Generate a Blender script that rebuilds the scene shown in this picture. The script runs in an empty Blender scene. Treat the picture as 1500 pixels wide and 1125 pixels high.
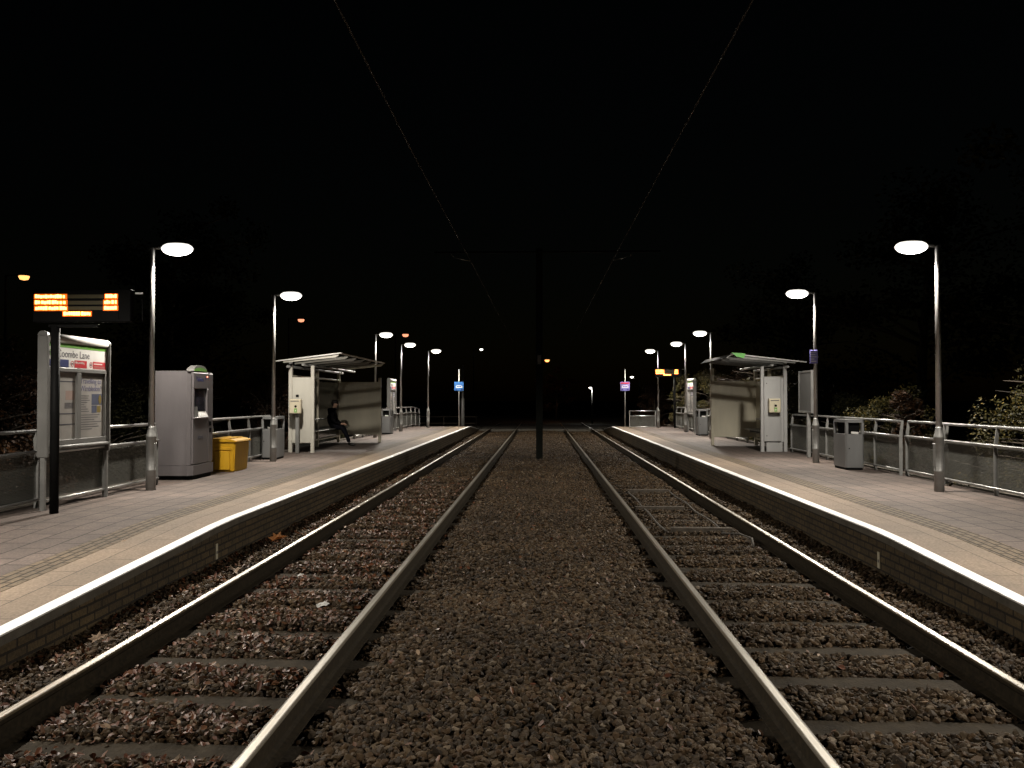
import bpy, bmesh, math, random
import numpy as np
from mathutils import Vector, Matrix, Euler
R = math.radians
random.seed(7)
rng = np.random.default_rng(11)
scene = bpy.context.scene
COL = scene.collection
PZ = 0.314            # platform height above the rail heads (rail heads are z = 0)

# ------------------------------------------------------------------ materials
MATS = {}
def new_mat(name):
    m = bpy.data.materials.new(name); m.use_nodes = True
    nt = m.node_tree
    b = nt.nodes['Principled BSDF']
    return m, nt, b
def N(nt, t, **kw):
    n = nt.nodes.new(t)
    for k, v in kw.items():
        if k in n.inputs.keys(): n.inputs[k].default_value = v
        else: setattr(n, k, v)
    return n
def c4(c): return (c[0], c[1], c[2], 1.0)
def coords(nt, scale=(1, 1, 1), rot=(0, 0, 0)):
    tc = N(nt, 'ShaderNodeTexCoord'); mp = N(nt, 'ShaderNodeMapping')
    mp.inputs['Scale'].default_value = scale; mp.inputs['Rotation'].default_value = rot
    nt.links.new(tc.outputs['Object'], mp.inputs['Vector'])
    return mp.outputs['Vector']
def ramp(nt, stops):
    r = N(nt, 'ShaderNodeValToRGB'); e = r.color_ramp.elements
    while len(e) < len(stops): e.new(0.5)
    for i, (p, c) in enumerate(stops):
        e[i].position = p; e[i].color = c4(c) if len(c) == 3 else c
    return r
def mat(name, base, rough=0.6, metal=0.0, var=0.25, nscale=6.0, bump=0.0, bscale=60.0, streak=False):
    """plain surface with wear: large soft noise in colour and roughness, fine bump"""
    m, nt, b = new_mat(name); L = nt.links.new
    v = coords(nt, (1, 1, 0.25) if streak else (1, 1, 1))
    n = N(nt, 'ShaderNodeTexNoise', Scale=nscale, Detail=6.0, Roughness=0.65); L(v, n.inputs['Vector'])
    lo = [c * (1 - var) for c in base]; hi = [min(1, c * (1 + var * 0.6)) for c in base]
    r = ramp(nt, [(0.3, lo), (0.7, hi)]); L(n.outputs['Fac'], r.inputs['Fac'])
    L(r.outputs['Color'], b.inputs['Base Color'])
    mr = N(nt, 'ShaderNodeMapRange'); mr.inputs['To Min'].default_value = max(0.03, rough - 0.12); mr.inputs['To Max'].default_value = min(1, rough + 0.15)
    L(n.outputs['Fac'], mr.inputs['Value']); L(mr.outputs['Result'], b.inputs['Roughness'])
    b.inputs['Metallic'].default_value = metal
    if bump:
        n2 = N(nt, 'ShaderNodeTexNoise', Scale=bscale, Detail=4.0); L(v, n2.inputs['Vector'])
        bp = N(nt, 'ShaderNodeBump', Strength=bump, Distance=0.01); L(n2.outputs['Fac'], bp.inputs['Height']); L(bp.outputs['Normal'], b.inputs['Normal'])
    MATS[name] = m
    return m
def emit(name, col, strength):
    m, nt, b = new_mat(name)
    b.inputs['Base Color'].default_value = c4(col); b.inputs['Emission Color'].default_value = c4(col); b.inputs['Emission Strength'].default_value = strength
    MATS[name] = m
    return m
def brick_mat(name, c1, c2, mortar, w, h, msize, rough=0.8, rot=(0, 0, 0), bumpd=0.004, freq=2, offset=0.5, dirt=0.35, smooth=0.1, wall=False):
    m, nt, b = new_mat(name); L = nt.links.new
    v = coords(nt, (1, 1, 1), rot)
    if wall:                                                        # courses run along Y and rise with Z
        sp = N(nt, 'ShaderNodeSeparateXYZ'); L(v, sp.inputs[0]); cb = N(nt, 'ShaderNodeCombineXYZ')
        L(sp.outputs['Y'], cb.inputs['X']); L(sp.outputs['Z'], cb.inputs['Y']); L(sp.outputs['X'], cb.inputs['Z']); v = cb.outputs[0]
    nz = N(nt, 'ShaderNodeTexNoise', Scale=3.0, Detail=3.0); L(v, nz.inputs['Vector'])
    warp = N(nt, 'ShaderNodeMixRGB', blend_type='ADD'); warp.inputs['Fac'].default_value = 0.012
    L(v, warp.inputs['Color1']); L(nz.outputs['Color'], warp.inputs['Color2'])
    t = N(nt, 'ShaderNodeTexBrick', Scale=1.0); t.offset = offset; t.offset_frequency = freq
    t.inputs['Brick Width'].default_value = w; t.inputs['Row Height'].default_value = h; t.inputs['Mortar Size'].default_value = msize
    t.inputs['Mortar Smooth'].default_value = smooth
    t.inputs['Color1'].default_value = c4(c1); t.inputs['Color2'].default_value = c4(c2); t.inputs['Mortar'].default_value = c4(mortar)
    L(warp.outputs['Color'], t.inputs['Vector'])
    n = N(nt, 'ShaderNodeTexNoise', Scale=1.3, Detail=8.0, Roughness=0.7); L(v, n.inputs['Vector'])
    n3 = N(nt, 'ShaderNodeTexNoise', Scale=45.0, Detail=3.0); L(v, n3.inputs['Vector'])
    r = ramp(nt, [(0.32, (1 - dirt, 1 - dirt, 1 - dirt)), (0.68, (1.1, 1.07, 1.03))]); L(n.outputs['Fac'], r.inputs['Fac'])
    r3 = ramp(nt, [(0.3, (0.66, 0.66, 0.66)), (0.7, (1.15, 1.15, 1.15))]); L(n3.outputs['Fac'], r3.inputs['Fac'])
    mx = N(nt, 'ShaderNodeMixRGB', blend_type='MULTIPLY'); mx.inputs['Fac'].default_value = 1.0
    L(t.outputs['Color'], mx.inputs['Color1']); L(r.outputs['Color'], mx.inputs['Color2'])
    m3 = N(nt, 'ShaderNodeMixRGB', blend_type='MULTIPLY'); m3.inputs['Fac'].default_value = 1.0
    L(mx.outputs['Color'], m3.inputs['Color1']); L(r3.outputs['Color'], m3.inputs['Color2'])
    L(m3.outputs['Color'], b.inputs['Base Color']); b.inputs['Roughness'].default_value = rough
    ad = N(nt, 'ShaderNodeMath', operation='MULTIPLY_ADD'); ad.inputs[1].default_value = -1.0
    L(t.outputs['Fac'], ad.inputs[0])
    sc = N(nt, 'ShaderNodeMath', operation='MULTIPLY'); sc.inputs[1].default_value = 0.45; L(n3.outputs['Fac'], sc.inputs[0]); L(sc.outputs[0], ad.inputs[2])
    bp = N(nt, 'ShaderNodeBump', Strength=0.9, Distance=bumpd); L(ad.outputs[0], bp.inputs['Height']); L(bp.outputs['Normal'], b.inputs['Normal'])
    MATS[name] = m
    return m
def island_mat(name, stops, rough=0.7, two_sided=False, spec=0.4, bump=0.0):
    m, nt, b = new_mat(name); L = nt.links.new
    g = N(nt, 'ShaderNodeNewGeometry'); r = ramp(nt, stops); r.color_ramp.interpolation = 'LINEAR'
    L(g.outputs['Random Per Island'], r.inputs['Fac'])
    v = coords(nt)
    n = N(nt, 'ShaderNodeTexNoise', Scale=0.9, Detail=4.0); L(v, n.inputs['Vector'])
    r2 = ramp(nt, [(0.3, (0.62, 0.6, 0.58)), (0.7, (1.15, 1.1, 1.05))]); L(n.outputs['Fac'], r2.inputs['Fac'])
    mx = N(nt, 'ShaderNodeMixRGB', blend_type='MULTIPLY'); mx.inputs['Fac'].default_value = 1.0
    L(r.outputs['Color'], mx.inputs['Color1']); L(r2.outputs['Color'], mx.inputs['Color2'])
    L(mx.outputs['Color'], b.inputs['Base Color'])
    b.inputs['Roughness'].default_value = rough; b.inputs['Specular IOR Level'].default_value = spec
    if bump:
        n2 = N(nt, 'ShaderNodeTexNoise', Scale=90.0, Detail=3.0); L(v, n2.inputs['Vector'])
        bp = N(nt, 'ShaderNodeBump', Strength=bump, Distance=0.006); L(n2.outputs['Fac'], bp.inputs['Height']); L(bp.outputs['Normal'], b.inputs['Normal'])
    MATS[name] = m
    return m

steel = mat('brushed_steel', (0.42, 0.42, 0.41), 0.38, 0.85, 0.2, 5, 0.05, 120, streak=True)
galv = mat('galvanised_paint', (0.235, 0.235, 0.225), 0.45, 0.35, 0.22, 7, 0.05, 90)
greypaint = mat('silver_grey_paint', (0.17, 0.168, 0.16), 0.45, 0.2, 0.15, 4, 0.03, 150)
machine_grey = mat('machine_grey_paint', (0.128, 0.118, 0.121), 0.42, 0.15, 0.2, 2.5, 0.03, 200, streak=True)
binpaint = mat('bin_grey_paint', (0.185, 0.188, 0.188), 0.42, 0.3, 0.15, 4, 0.03, 150, streak=True)
white = mat('white_paint', (0.66, 0.65, 0.62), 0.5, 0, 0.1, 4)
panelwhite = mat('shelter_panel_white', (0.46, 0.445, 0.39), 0.42, 0, 0.14, 2.2, streak=True)
panelbeige = mat('shelter_panel_beige', (0.60, 0.56, 0.44), 0.36, 0, 0.16, 1.8, streak=True)
panelsilver = mat('shelter_panel_silver', (0.34, 0.34, 0.335), 0.42, 0.2, 0.12, 2.2, streak=True)
darkpanel = mat('dark_olive_panel', (0.05, 0.05, 0.035), 0.16, 0, 0.2, 2)
black = mat('black_paint', (0.006, 0.006, 0.006), 0.6, 0, 0.3, 8)
blackplastic = mat('black_plastic', (0.0045, 0.0045, 0.0045), 0.6, 0, 0.2, 8)
mastpaint = mat('mast_green_black', (0.008, 0.009, 0.007), 0.55, 0, 0.3, 5)
yellow = mat('yellow_plastic', (0.50, 0.275, 0.006), 0.5, 0, 0.16, 7, 0.05, 60, streak=True)
cream = mat('cream_plastic', (0.50, 0.45, 0.33), 0.45, 0, 0.08, 8)
green = mat('tram_green', (0.11, 0.30, 0.035), 0.5, 0, 0.12, 8)
greenlit = mat('green_translucent', (0.16, 0.62, 0.10), 0.35, 0, 0.1, 8)
red = mat('sign_red', (0.42, 0.012, 0.02), 0.5, 0, 0.08, 8)
navy = mat('sign_navy', (0.012, 0.022, 0.12), 0.5, 0, 0.1, 8)
blue = mat('sign_blue', (0.02, 0.11, 0.33), 0.45, 0, 0.1, 8)
mauve = mat('sign_mauve', (0.17, 0.15, 0.42), 0.45, 0, 0.1, 8)
paper = mat('poster_paper', (0.30, 0.285, 0.265), 0.35, 0, 0.1, 5)
ink = mat('print_grey', (0.06, 0.06, 0.075), 0.5, 0, 0.2, 12)
inkblue = mat('print_blue', (0.08, 0.08, 0.16), 0.5, 0, 0.2, 12)
pink = mat('print_pink', (0.30, 0.22, 0.19), 0.5, 0, 0.15, 9)
gold = mat('print_gold', (0.17, 0.125, 0.035), 0.5, 0, 0.15, 9)
bluegrey = mat('print_blue_grey', (0.07, 0.08, 0.12), 0.5, 0, 0.3, 9)
roofglass = mat('roof_glazing', (0.10, 0.11, 0.09), 0.25, 0, 0.15, 3)
roofglass.node_tree.nodes['Principled BSDF'].inputs['Alpha'].default_value = 0.045
screen = mat('screen_glass', (0.02, 0.021, 0.028), 0.12, 0, 0.3, 6)
wiremat = mat('copper_wire', (0.05, 0.044, 0.038), 0.8, 0.0, 0.2, 3)
boardgrey = mat('blank_board_grey', (0.075, 0.075, 0.072), 0.6, 0, 0.12, 3)
concrete = mat('concrete', (0.13, 0.12, 0.10), 0.85, 0, 0.3, 3, 0.25, 70)
sleepermat = mat('weathered_sleeper', (0.042, 0.034, 0.024), 0.9, 0, 0.45, 9, 0.6, 45)
timber = mat('grey_timber', (0.085, 0.072, 0.058), 0.8, 0, 0.35, 12, 0.4, 60)
cable = mat('dusty_cable', (0.065, 0.056, 0.045), 0.7, 0, 0.3, 12)
coping = mat('coping_concrete', (0.13, 0.115, 0.092), 0.85, 0, 0.35, 5, 0.3, 80)
edgewhite = mat('edge_line_paint', (0.86, 0.85, 0.82), 0.55, 0, 0.08, 14, 0.15, 120)
bark = mat('bark', (0.075, 0.06, 0.045), 0.9, 0, 0.4, 20, 0.6, 40)
skin = mat('skin', (0.46, 0.28, 0.20), 0.55, 0, 0.1, 30)
hairm = mat('dark_hair', (0.014, 0.011, 0.010), 0.5, 0, 0.3, 80)
jacket = mat('black_jacket', (0.006, 0.006, 0.007), 0.8, 0, 0.3, 20, 0.3, 60)
trousers = mat('dark_trousers', (0.007, 0.007, 0.010), 0.85, 0, 0.3, 20, 0.3, 60)
shoes = mat('black_shoes', (0.012, 0.011, 0.010), 0.35, 0, 0.2, 20)
litterwhite = mat('white_litter', (0.78, 0.77, 0.74), 0.6, 0, 0.1, 30)
leaforange = mat('orange_leaf', (0.34, 0.15, 0.045), 0.6, 0, 0.35, 30)
leafpale = mat('pale_leaf', (0.40, 0.29, 0.20), 0.6, 0, 0.3, 30)
lens = emit('lamp_lens_glow', (1.0, 0.95, 0.87), 26.0)
def bulb_glow(m):
    nt = m.node_tree; L = nt.links.new; b = nt.nodes['Principled BSDF']
    tc = N(nt, 'ShaderNodeTexCoord'); mp = N(nt, 'ShaderNodeMapping'); mp.vector_type = 'POINT'
    mp.inputs['Location'].default_value = (-0.385 / 0.25, 0, -3.665 / 0.135); mp.inputs['Scale'].default_value = (1 / 0.25, 1 / 0.165, 1 / 0.135)
    L(tc.outputs['Object'], mp.inputs['Vector'])
    ln = N(nt, 'ShaderNodeVectorMath', operation='DOT_PRODUCT'); L(mp.outputs['Vector'], ln.inputs[0]); L(mp.outputs['Vector'], ln.inputs[1])
    ex = N(nt, 'ShaderNodeMath', operation='POWER'); ex.inputs[0].default_value = 0.016; L(ln.outputs['Value'], ex.inputs[1])
    ml = N(nt, 'ShaderNodeMath', operation='MULTIPLY_ADD'); ml.inputs[1].default_value = 70.0; ml.inputs[2].default_value = 0.30; L(ex.outputs[0], ml.inputs[0])
    L(ml.outputs[0], b.inputs['Emission Strength'])
bulb_glow(lens)
lensfar = emit('far_white_lamp_glow', (1.0, 0.97, 0.9), 8.0)
sodium = emit('sodium_lamp_glow', (1.0, 0.44, 0.13), 2.2)
sodiumred = emit('reddish_sodium_glow', (1.0, 0.34, 0.18), 1.6)
led = emit('amber_led', (1.0, 0.42, 0.10), 7.0)
ledglow = emit('amber_row_halo', (1.0, 0.15, 0.004), 0.85)  # orange halo around the lit rows, put into an emissive colour
for _m, _v in ((black, 0.06), (blackplastic, 0.05), (mastpaint, 0.08), (sleepermat, 0.1), (timber, 0.1), (jacket, 0.05), (trousers, 0.05), (shoes, 0.2), (hairm, 0.2), (concrete, 0.15), (coping, 0.1)):
    _m.node_tree.nodes['Principled BSDF'].inputs['Specular IOR Level'].default_value = _v
ledoff = mat('led_row_unlit', (0.055, 0.044, 0.012), 0.6, 0, 0.15, 20)
redlamp = emit('red_indicator', (1.0, 0.25, 0.15), 6.0)

# rail: worn bright head, brown rusty sides
def rail_mat():
    m, nt, b = new_mat('rail_steel'); L = nt.links.new
    tc = N(nt, 'ShaderNodeTexCoord'); sp = N(nt, 'ShaderNodeSeparateXYZ'); L(tc.outputs['Object'], sp.inputs[0])
    g = N(nt, 'ShaderNodeNewGeometry')
    gt = N(nt, 'ShaderNodeMath', operation='GREATER_THAN'); gt.inputs[1].default_value = -0.012; L(sp.outputs['Z'], gt.inputs[0])
    mp = N(nt, 'ShaderNodeMapping'); mp.inputs['Scale'].default_value = (60, 1.2, 10); L(tc.outputs['Object'], mp.inputs['Vector'])
    n = N(nt, 'ShaderNodeTexNoise', Scale=1.0, Detail=5.0); L(mp.outputs['Vector'], n.inputs['Vector'])
    n2 = N(nt, 'ShaderNodeTexNoise', Scale=30.0, Detail=5.0); L(tc.outputs['Object'], n2.inputs['Vector'])
    rust = ramp(nt, [(0.3, (0.012, 0.009, 0.005)), (0.7, (0.034, 0.025, 0.014))]); L(n2.outputs['Fac'], rust.inputs['Fac'])
    shine = ramp(nt, [(0.3, (0.52, 0.48, 0.41)), (0.7, (0.74, 0.70, 0.63))]); L(n.outputs['Fac'], shine.inputs['Fac'])
    ab = N(nt, 'ShaderNodeMath', operation='ABSOLUTE'); L(sp.outputs['X'], ab.inputs[0])
    wob = N(nt, 'ShaderNodeMath', operation='MULTIPLY_ADD'); wob.inputs[1].default_value = 0.012; L(n.outputs['Fac'], wob.inputs[0]); L(ab.outputs[0], wob.inputs[2])
    band = N(nt, 'ShaderNodeMapRange'); band.inputs['From Min'].default_value = 0.022; band.inputs['From Max'].default_value = 0.030; band.inputs['To Min'].default_value = 1.0; band.inputs['To Max'].default_value = 0.0
    L(wob.outputs[0], band.inputs['Value'])                         # wheel-polished band along the middle of the head
    dull = N(nt, 'ShaderNodeMixRGB'); dull.inputs['Color1'].default_value = (0.085, 0.066, 0.040, 1); L(band.outputs['Result'], dull.inputs['Fac'])
    mx = N(nt, 'ShaderNodeMixRGB'); L(gt.outputs[0], mx.inputs['Fac']); L(rust.outputs['Color'], mx.inputs['Color1']); L(shine.outputs['Color'], dull.inputs['Color2']); L(dull.outputs['Color'], mx.inputs['Color2'])
    L(mx.outputs['Color'], b.inputs['Base Color']); mt = N(nt, 'ShaderNodeMath', operation='MULTIPLY'); L(gt.outputs[0], mt.inputs[0]); L(band.outputs['Result'], mt.inputs[1]); L(mt.outputs[0], b.inputs['Metallic'])
    rr = N(nt, 'ShaderNodeMapRange'); rr.inputs['To Min'].default_value = 0.32; rr.inputs['To Max'].default_value = 0.46; L(n.outputs['Fac'], rr.inputs['Value'])
    mr = N(nt, 'ShaderNodeMix'); mr.inputs[2].default_value = 0.8
    L(gt.outputs[0], mr.inputs[0]); L(rr.outputs['Result'], mr.inputs[3]); L(mr.outputs[0], b.inputs['Roughness'])
    b.inputs['Specular IOR Level'].default_value = 0.15
    return m
railm = rail_mat()

# fine vertical-bar mesh of the railing panels: bars and see-through gaps
def mesh_mat():
    m, nt, b = new_mat('railing_mesh'); L = nt.links.new
    tc = N(nt, 'ShaderNodeTexCoord'); sp = N(nt, 'ShaderNodeSeparateXYZ'); L(tc.outputs['Object'], sp.inputs[0])
    ad = N(nt, 'ShaderNodeMath', operation='ADD'); L(sp.outputs['X'], ad.inputs[0]); L(sp.outputs['Y'], ad.inputs[1])
    def bars(sock, period, duty):
        a = N(nt, 'ShaderNodeMath', operation='DIVIDE'); a.inputs[1].default_value = period; L(sock, a.inputs[0])
        f = N(nt, 'ShaderNodeMath', operation='FRACT'); L(a.outputs[0], f.inputs[0])
        l = N(nt, 'ShaderNodeMath', operation='LESS_THAN'); l.inputs[1].default_value = duty; L(f.outputs[0], l.inputs[0])
        return l.outputs[0]
    mxm = N(nt, 'ShaderNodeMath', operation='MAXIMUM'); L(bars(ad.outputs[0], 0.0213, 0.5), mxm.inputs[0]); L(bars(sp.outputs['Z'], 0.0192, 0.32), mxm.inputs[1])
    b.inputs['Base Color'].default_value = (0.10, 0.10, 0.088, 1); b.inputs['Roughness'].default_value = 0.55; b.inputs['Metallic'].default_value = 0.3
    L(mxm.outputs[0], b.inputs['Alpha'])
    return m
meshm = mesh_mat()

paver = brick_mat('platform_pavers', (0.134, 0.103, 0.088), (0.103, 0.080, 0.069), (0.014, 0.010, 0.007), 0.45, 0.30, 0.009, 0.8, rot=(0, 0, R(90)), bumpd=0.004, dirt=0.38)
buff = brick_mat('buff_edge_slabs', (0.245, 0.187, 0.135), (0.212, 0.163, 0.118), (0.055, 0.040, 0.028), 0.9, 2.0, 0.005, 0.8, rot=(0, 0, R(90)), bumpd=0.002, dirt=0.25)
tactile = brick_mat('tactile_paving', (0.155, 0.115, 0.072), (0.130, 0.098, 0.062), (0.018, 0.012, 0.006), 0.20, 0.083, 0.014, 0.8, rot=(0, 0, R(90)), bumpd=0.012, dirt=0.3, smooth=0.7)
brick = brick_mat('platform_wall_brick', (0.118, 0.082, 0.038), (0.078, 0.054, 0.026), (0.024, 0.017, 0.009), 0.225, 0.075, 0.010, 0.9, bumpd=0.010, dirt=0.5, wall=True)
stone = island_mat('ballast_stone', [(0.0, (0.014, 0.0090, 0.0048)), (0.15, (0.060, 0.041, 0.021)), (0.3, (0.022, 0.016, 0.010)), (0.45, (0.085, 0.054, 0.027)), (0.58, (0.044, 0.025, 0.012)), (0.72, (0.092, 0.066, 0.038)), (0.85, (0.034, 0.025, 0.017)), (0.95, (0.095, 0.069, 0.042)), (1.0, (0.18, 0.145, 0.105))], 0.68, spec=0.18, bump=0.35)
leaflit = island_mat('fallen_leaf', [(0.0, (0.05, 0.015, 0.005)), (0.4, (0.105, 0.033, 0.011)), (0.65, (0.135, 0.056, 0.018)), (0.87, (0.085, 0.044, 0.026)), (0.95, (0.20, 0.125, 0.08)), (1.0, (0.36, 0.27, 0.19))], 0.5, spec=0.5)
leaf_dark = island_mat('dark_green_leaf', [(0.0, (0.008, 0.009, 0.004)), (0.6, (0.018, 0.019, 0.007)), (1.0, (0.034, 0.031, 0.010))], 0.7, spec=0.1)
leaf_olive = island_mat('olive_yellow_leaf', [(0.0, (0.020, 0.021, 0.007)), (0.5, (0.046, 0.043, 0.011)), (0.85, (0.085, 0.070, 0.016)), (1.0, (0.17, 0.125, 0.035))], 0.55)
leaf_rust = island_mat('rusty_autumn_leaf', [(0.0, (0.016, 0.010, 0.004)), (0.5, (0.042, 0.021, 0.007)), (1.0, (0.085, 0.036, 0.011))], 0.55)
ballastbed = mat('ballast_bed', (0.012, 0.010, 0.008), 0.95, 0, 0.5, 14, 0.9, 45)
soil = mat('dark_verge', (0.014, 0.015, 0.008), 0.95, 0, 0.5, 2.0, 0.8, 20)

# ------------------------------------------------------------------ mesh helpers
class MB:
    def __init__(s): s.bm = bmesh.new()
    def box(s, x0, x1, y0, y1, z0, z1, bev=0.0, mtx=None, seg=1):
        r = bmesh.ops.create_cube(s.bm, size=1.0)
        vs = r['verts']
        for v in vs:
            v.co = Vector(((x0 + x1) / 2 + v.co.x * (x1 - x0), (y0 + y1) / 2 + v.co.y * (y1 - y0), (z0 + z1) / 2 + v.co.z * (z1 - z0)))
        if bev:
            es = list({e for v in vs for e in v.link_edges})
            rb = bmesh.ops.bevel(s.bm, geom=es, offset=bev, segments=seg, affect='EDGES', profile=0.6)
            vs = list({v for f in rb['faces'] for v in f.verts} | {v for v in vs if v.is_valid})
        if mtx is not None:
            for v in vs: v.co = mtx @ v.co
        return s
    def tube(s, pts, r, seg=12, caps=True, r2=None):
        pts = [Vector(p) for p in pts]; n = len(pts)
        rs = r if isinstance(r, (list, tuple)) else [r if r2 is None else r + (r2 - r) * i / (n - 1) for i in range(n)]
        rings = []; up = None
        for i, p in enumerate(pts):
            t = (pts[min(i + 1, n - 1)] - pts[max(i - 1, 0)])
            t.normalize()
            if up is None:
                a = Vector((0, 0, 1)) if abs(t.z) < 0.9 else Vector((1, 0, 0))
                up = (a - t * a.dot(t)).normalized()
            else:
                up = (up - t * up.dot(t)).normalized()
            side = t.cross(up)
            rings.append([s.bm.verts.new(p + (up * math.cos(k * 2 * math.pi / seg) + side * math.sin(k * 2 * math.pi / seg)) * rs[i]) for k in range(seg)])
        for a, b in zip(rings, rings[1:]):
            for k in range(seg):
                f = s.bm.faces.new((a[k], a[(k + 1) % seg], b[(k + 1) % seg], b[k])); f.smooth = True
        if caps:
            s.bm.faces.new(rings[0][::-1]); s.bm.faces.new(rings[-1])
        return s
    def lathe(s, prof, seg=20, origin=(0, 0, 0), sx=1.0, sy=1.0, smooth=True):
        o = Vector(origin); rings = []
        for r, z in prof:
            if r < 1e-5: rings.append([s.bm.verts.new(o + Vector((0, 0, z)))])
            else: rings.append([s.bm.verts.new(o + Vector((r * sx * math.cos(k * 2 * math.pi / seg), r * sy * math.sin(k * 2 * math.pi / seg), z))) for k in range(seg)])
        for a, b in zip(rings, rings[1:]):
            for k in range(seg):
                k2 = (k + 1) % seg
                if len(a) == 1 and len(b) == 1: continue
                if len(a) == 1: vs = (a[0], b[k2], b[k])
                elif len(b) == 1: vs = (a[k], a[k2], b[0])
                else: vs = (a[k], a[k2], b[k2], b[k])
                f = s.bm.faces.new(vs); f.smooth = smooth
        if len(rings[0]) > 1: s.bm.faces.new(rings[0][::-1])
        if len(rings[-1]) > 1: s.bm.faces.new(rings[-1])
        return s
    def prism(s, poly, y0, y1, axis='Y'):
        """extrude a closed polygon of (a, b) pairs along an axis"""
        def P(a, b, t):
            return Vector((a, t, b)) if axis == 'Y' else (Vector((t, a, b)) if axis == 'X' else Vector((a, b, t)))
        A = [s.bm.verts.new(P(a, b, y0)) for a, b in poly]; B = [s.bm.verts.new(P(a, b, y1)) for a, b in poly]
        n = len(poly)
        for k in range(n): s.bm.faces.new((A[k], A[(k + 1) % n], B[(k + 1) % n], B[k]))
        s.bm.faces.new(A[::-1]); s.bm.faces.new(B)
        return s
    def quad(s, *ps):
        s.bm.faces.new([s.bm.verts.new(Vector(p)) for p in ps]); return s
    def xf(s, m):
        s.bm.transform(m); return s
    def build(s, name, material, parent=None):
        bmesh.ops.recalc_face_normals(s.bm, faces=s.bm.faces)
        me = bpy.data.meshes.new(name); s.bm.to_mesh(me); s.bm.free()
        me.materials.append(material)
        o = bpy.data.objects.new(name, me); COL.objects.link(o)
        if parent: o.parent = parent
        return o
def np_mesh(name, verts, faces, material, parent=None, smooth=False):
    """verts (n,3), faces (m,k) numpy arrays -> one mesh object"""
    me = bpy.data.meshes.new(name); k = faces.shape[1]
    me.vertices.add(len(verts)); me.vertices.foreach_set('co', np.ascontiguousarray(verts, dtype=np.float32).ravel())
    me.loops.add(faces.size); me.loops.foreach_set('vertex_index', np.ascontiguousarray(faces, dtype=np.int32).ravel())
    me.polygons.add(len(faces)); me.polygons.foreach_set('loop_start', np.arange(0, faces.size, k, dtype=np.int32))
    me.polygons.foreach_set('loop_total', np.full(len(faces), k, dtype=np.int32))
    me.polygons.foreach_set('use_smooth', np.full(len(faces), smooth))
    me.update(calc_edges=True)
    me.materials.append(material)
    o = bpy.data.objects.new(name, me); COL.objects.link(o)
    if parent: o.parent = parent
    return o
def tag(o, label=None, cat=None, group=None, kind=None):
    if label: o['label'] = label
    if cat: o['category'] = cat
    if group: o['group'] = group
    if kind: o['kind'] = kind
    return o
def thing(name, label, cat, loc=(0, 0, 0), rz=0.0, group=None):
    o = bpy.data.objects.new(name, None); COL.objects.link(o); o.empty_display_size = 0.2
    o.location = loc; o.rotation_euler = (0, 0, rz)
    return tag(o, label, cat, group)
KIDS = {}
def copy_tree(o, parent=None):
    c = o.copy(); COL.objects.link(c)
    if parent: c.parent = parent
    for ch in [x for x in list(o.children)]: copy_tree(ch, c)
    return c
def dup(root, loc, rz, label, group=None):
    c = copy_tree(root); c.location = loc; c.rotation_euler = (0, 0, rz); c['label'] = label
    if group: c['group'] = group
    return c
def text_mesh(txt, size, mtx, material, name, parent=None, depth=0.001, align='LEFT'):
    cu = bpy.data.curves.new(name, 'FONT'); cu.body = txt; cu.size = size; cu.align_x = align; cu.extrude = depth
    t = bpy.data.objects.new(name + '_tmp', cu); COL.objects.link(t)
    dg = bpy.context.evaluated_depsgraph_get(); dg.update()
    me = bpy.data.meshes.new_from_object(t.evaluated_get(dg)); bpy.data.objects.remove(t)
    me.transform(mtx); me.materials.clear(); me.materials.append(material)
    o = bpy.data.objects.new(name, me); COL.objects.link(o)
    if parent: o.parent = parent
    return o
# frame for things standing parallel to the track: local u runs along +Y (to the right when you face +X's outside), face looks to +X
def FACE_PX(x, y, z): return Matrix(((0, 0, 1, x), (1, 0, 0, y), (0, 1, 0, z), (0, 0, 0, 1)))      # text: right = +Y, up = +Z, normal = +X
def FACE_MY(x, y, z): return Matrix(((1, 0, 0, x), (0, 0, -1, y), (0, 1, 0, z), (0, 0, 0, 1)))     # text: right = +X, up = +Z, normal = -Y

# ------------------------------------------------------------------ setting
def ground_z(x): return -0.38
g = MB(); g.quad((-400, -60, -0.40), (400, -60, -0.40), (400, 700, -0.40), (-400, 700, -0.40))
tag(g.build('ground', soil), kind='structure')
TL, TR = -2.17, 2.11
RAILS = [TL - 0.7525, TL + 0.7525, TR - 0.7525, TR + 0.7525]
SL = [4.43 + 0.74 * k for k in range(-2, 22)]
SR = [4.16 + 0.742 * k for k in range(-1, 22)]
def bed_height(x, y):
    """height of the top of the ballast (numpy)"""
    z = np.full_like(x, -0.105)
    for c, sl, rough in ((TL, SL, 0.0), (TR, SR, 0.0)):
        dx = np.abs(x - c)
        inside = dx < 0.7
        shoulder = (dx >= 0.7) & (dx < 1.35)
        first = sl[0]
        ph = np.abs(((y - first + 0.37) % 0.741) - 0.37)                       # distance to the nearest sleeper centre line
        crib = np.clip((ph - 0.068) / 0.09, 0, 1)
        crib = np.where(y > 19, 0.75 + 0.25 * crib, crib)
        zi = -0.203 + 0.072 * crib
        z = np.where(inside, zi, z)
        zs = -0.20 + (0.06 + 0.035 * (dx - 0.7) / 0.65) * np.clip(crib + (dx - 0.85) / 0.35, 0, 1)
        z = np.where(shoulder, zs, z)
        tr = np.exp(-((dx - 0.7525) / 0.14) ** 2)
        z = z - 0.075 * tr
    z = z + 0.018 * np.sin(x * 2.3 + y * 0.9) * np.sin(y * 1.7 - x) 
    return z
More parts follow.
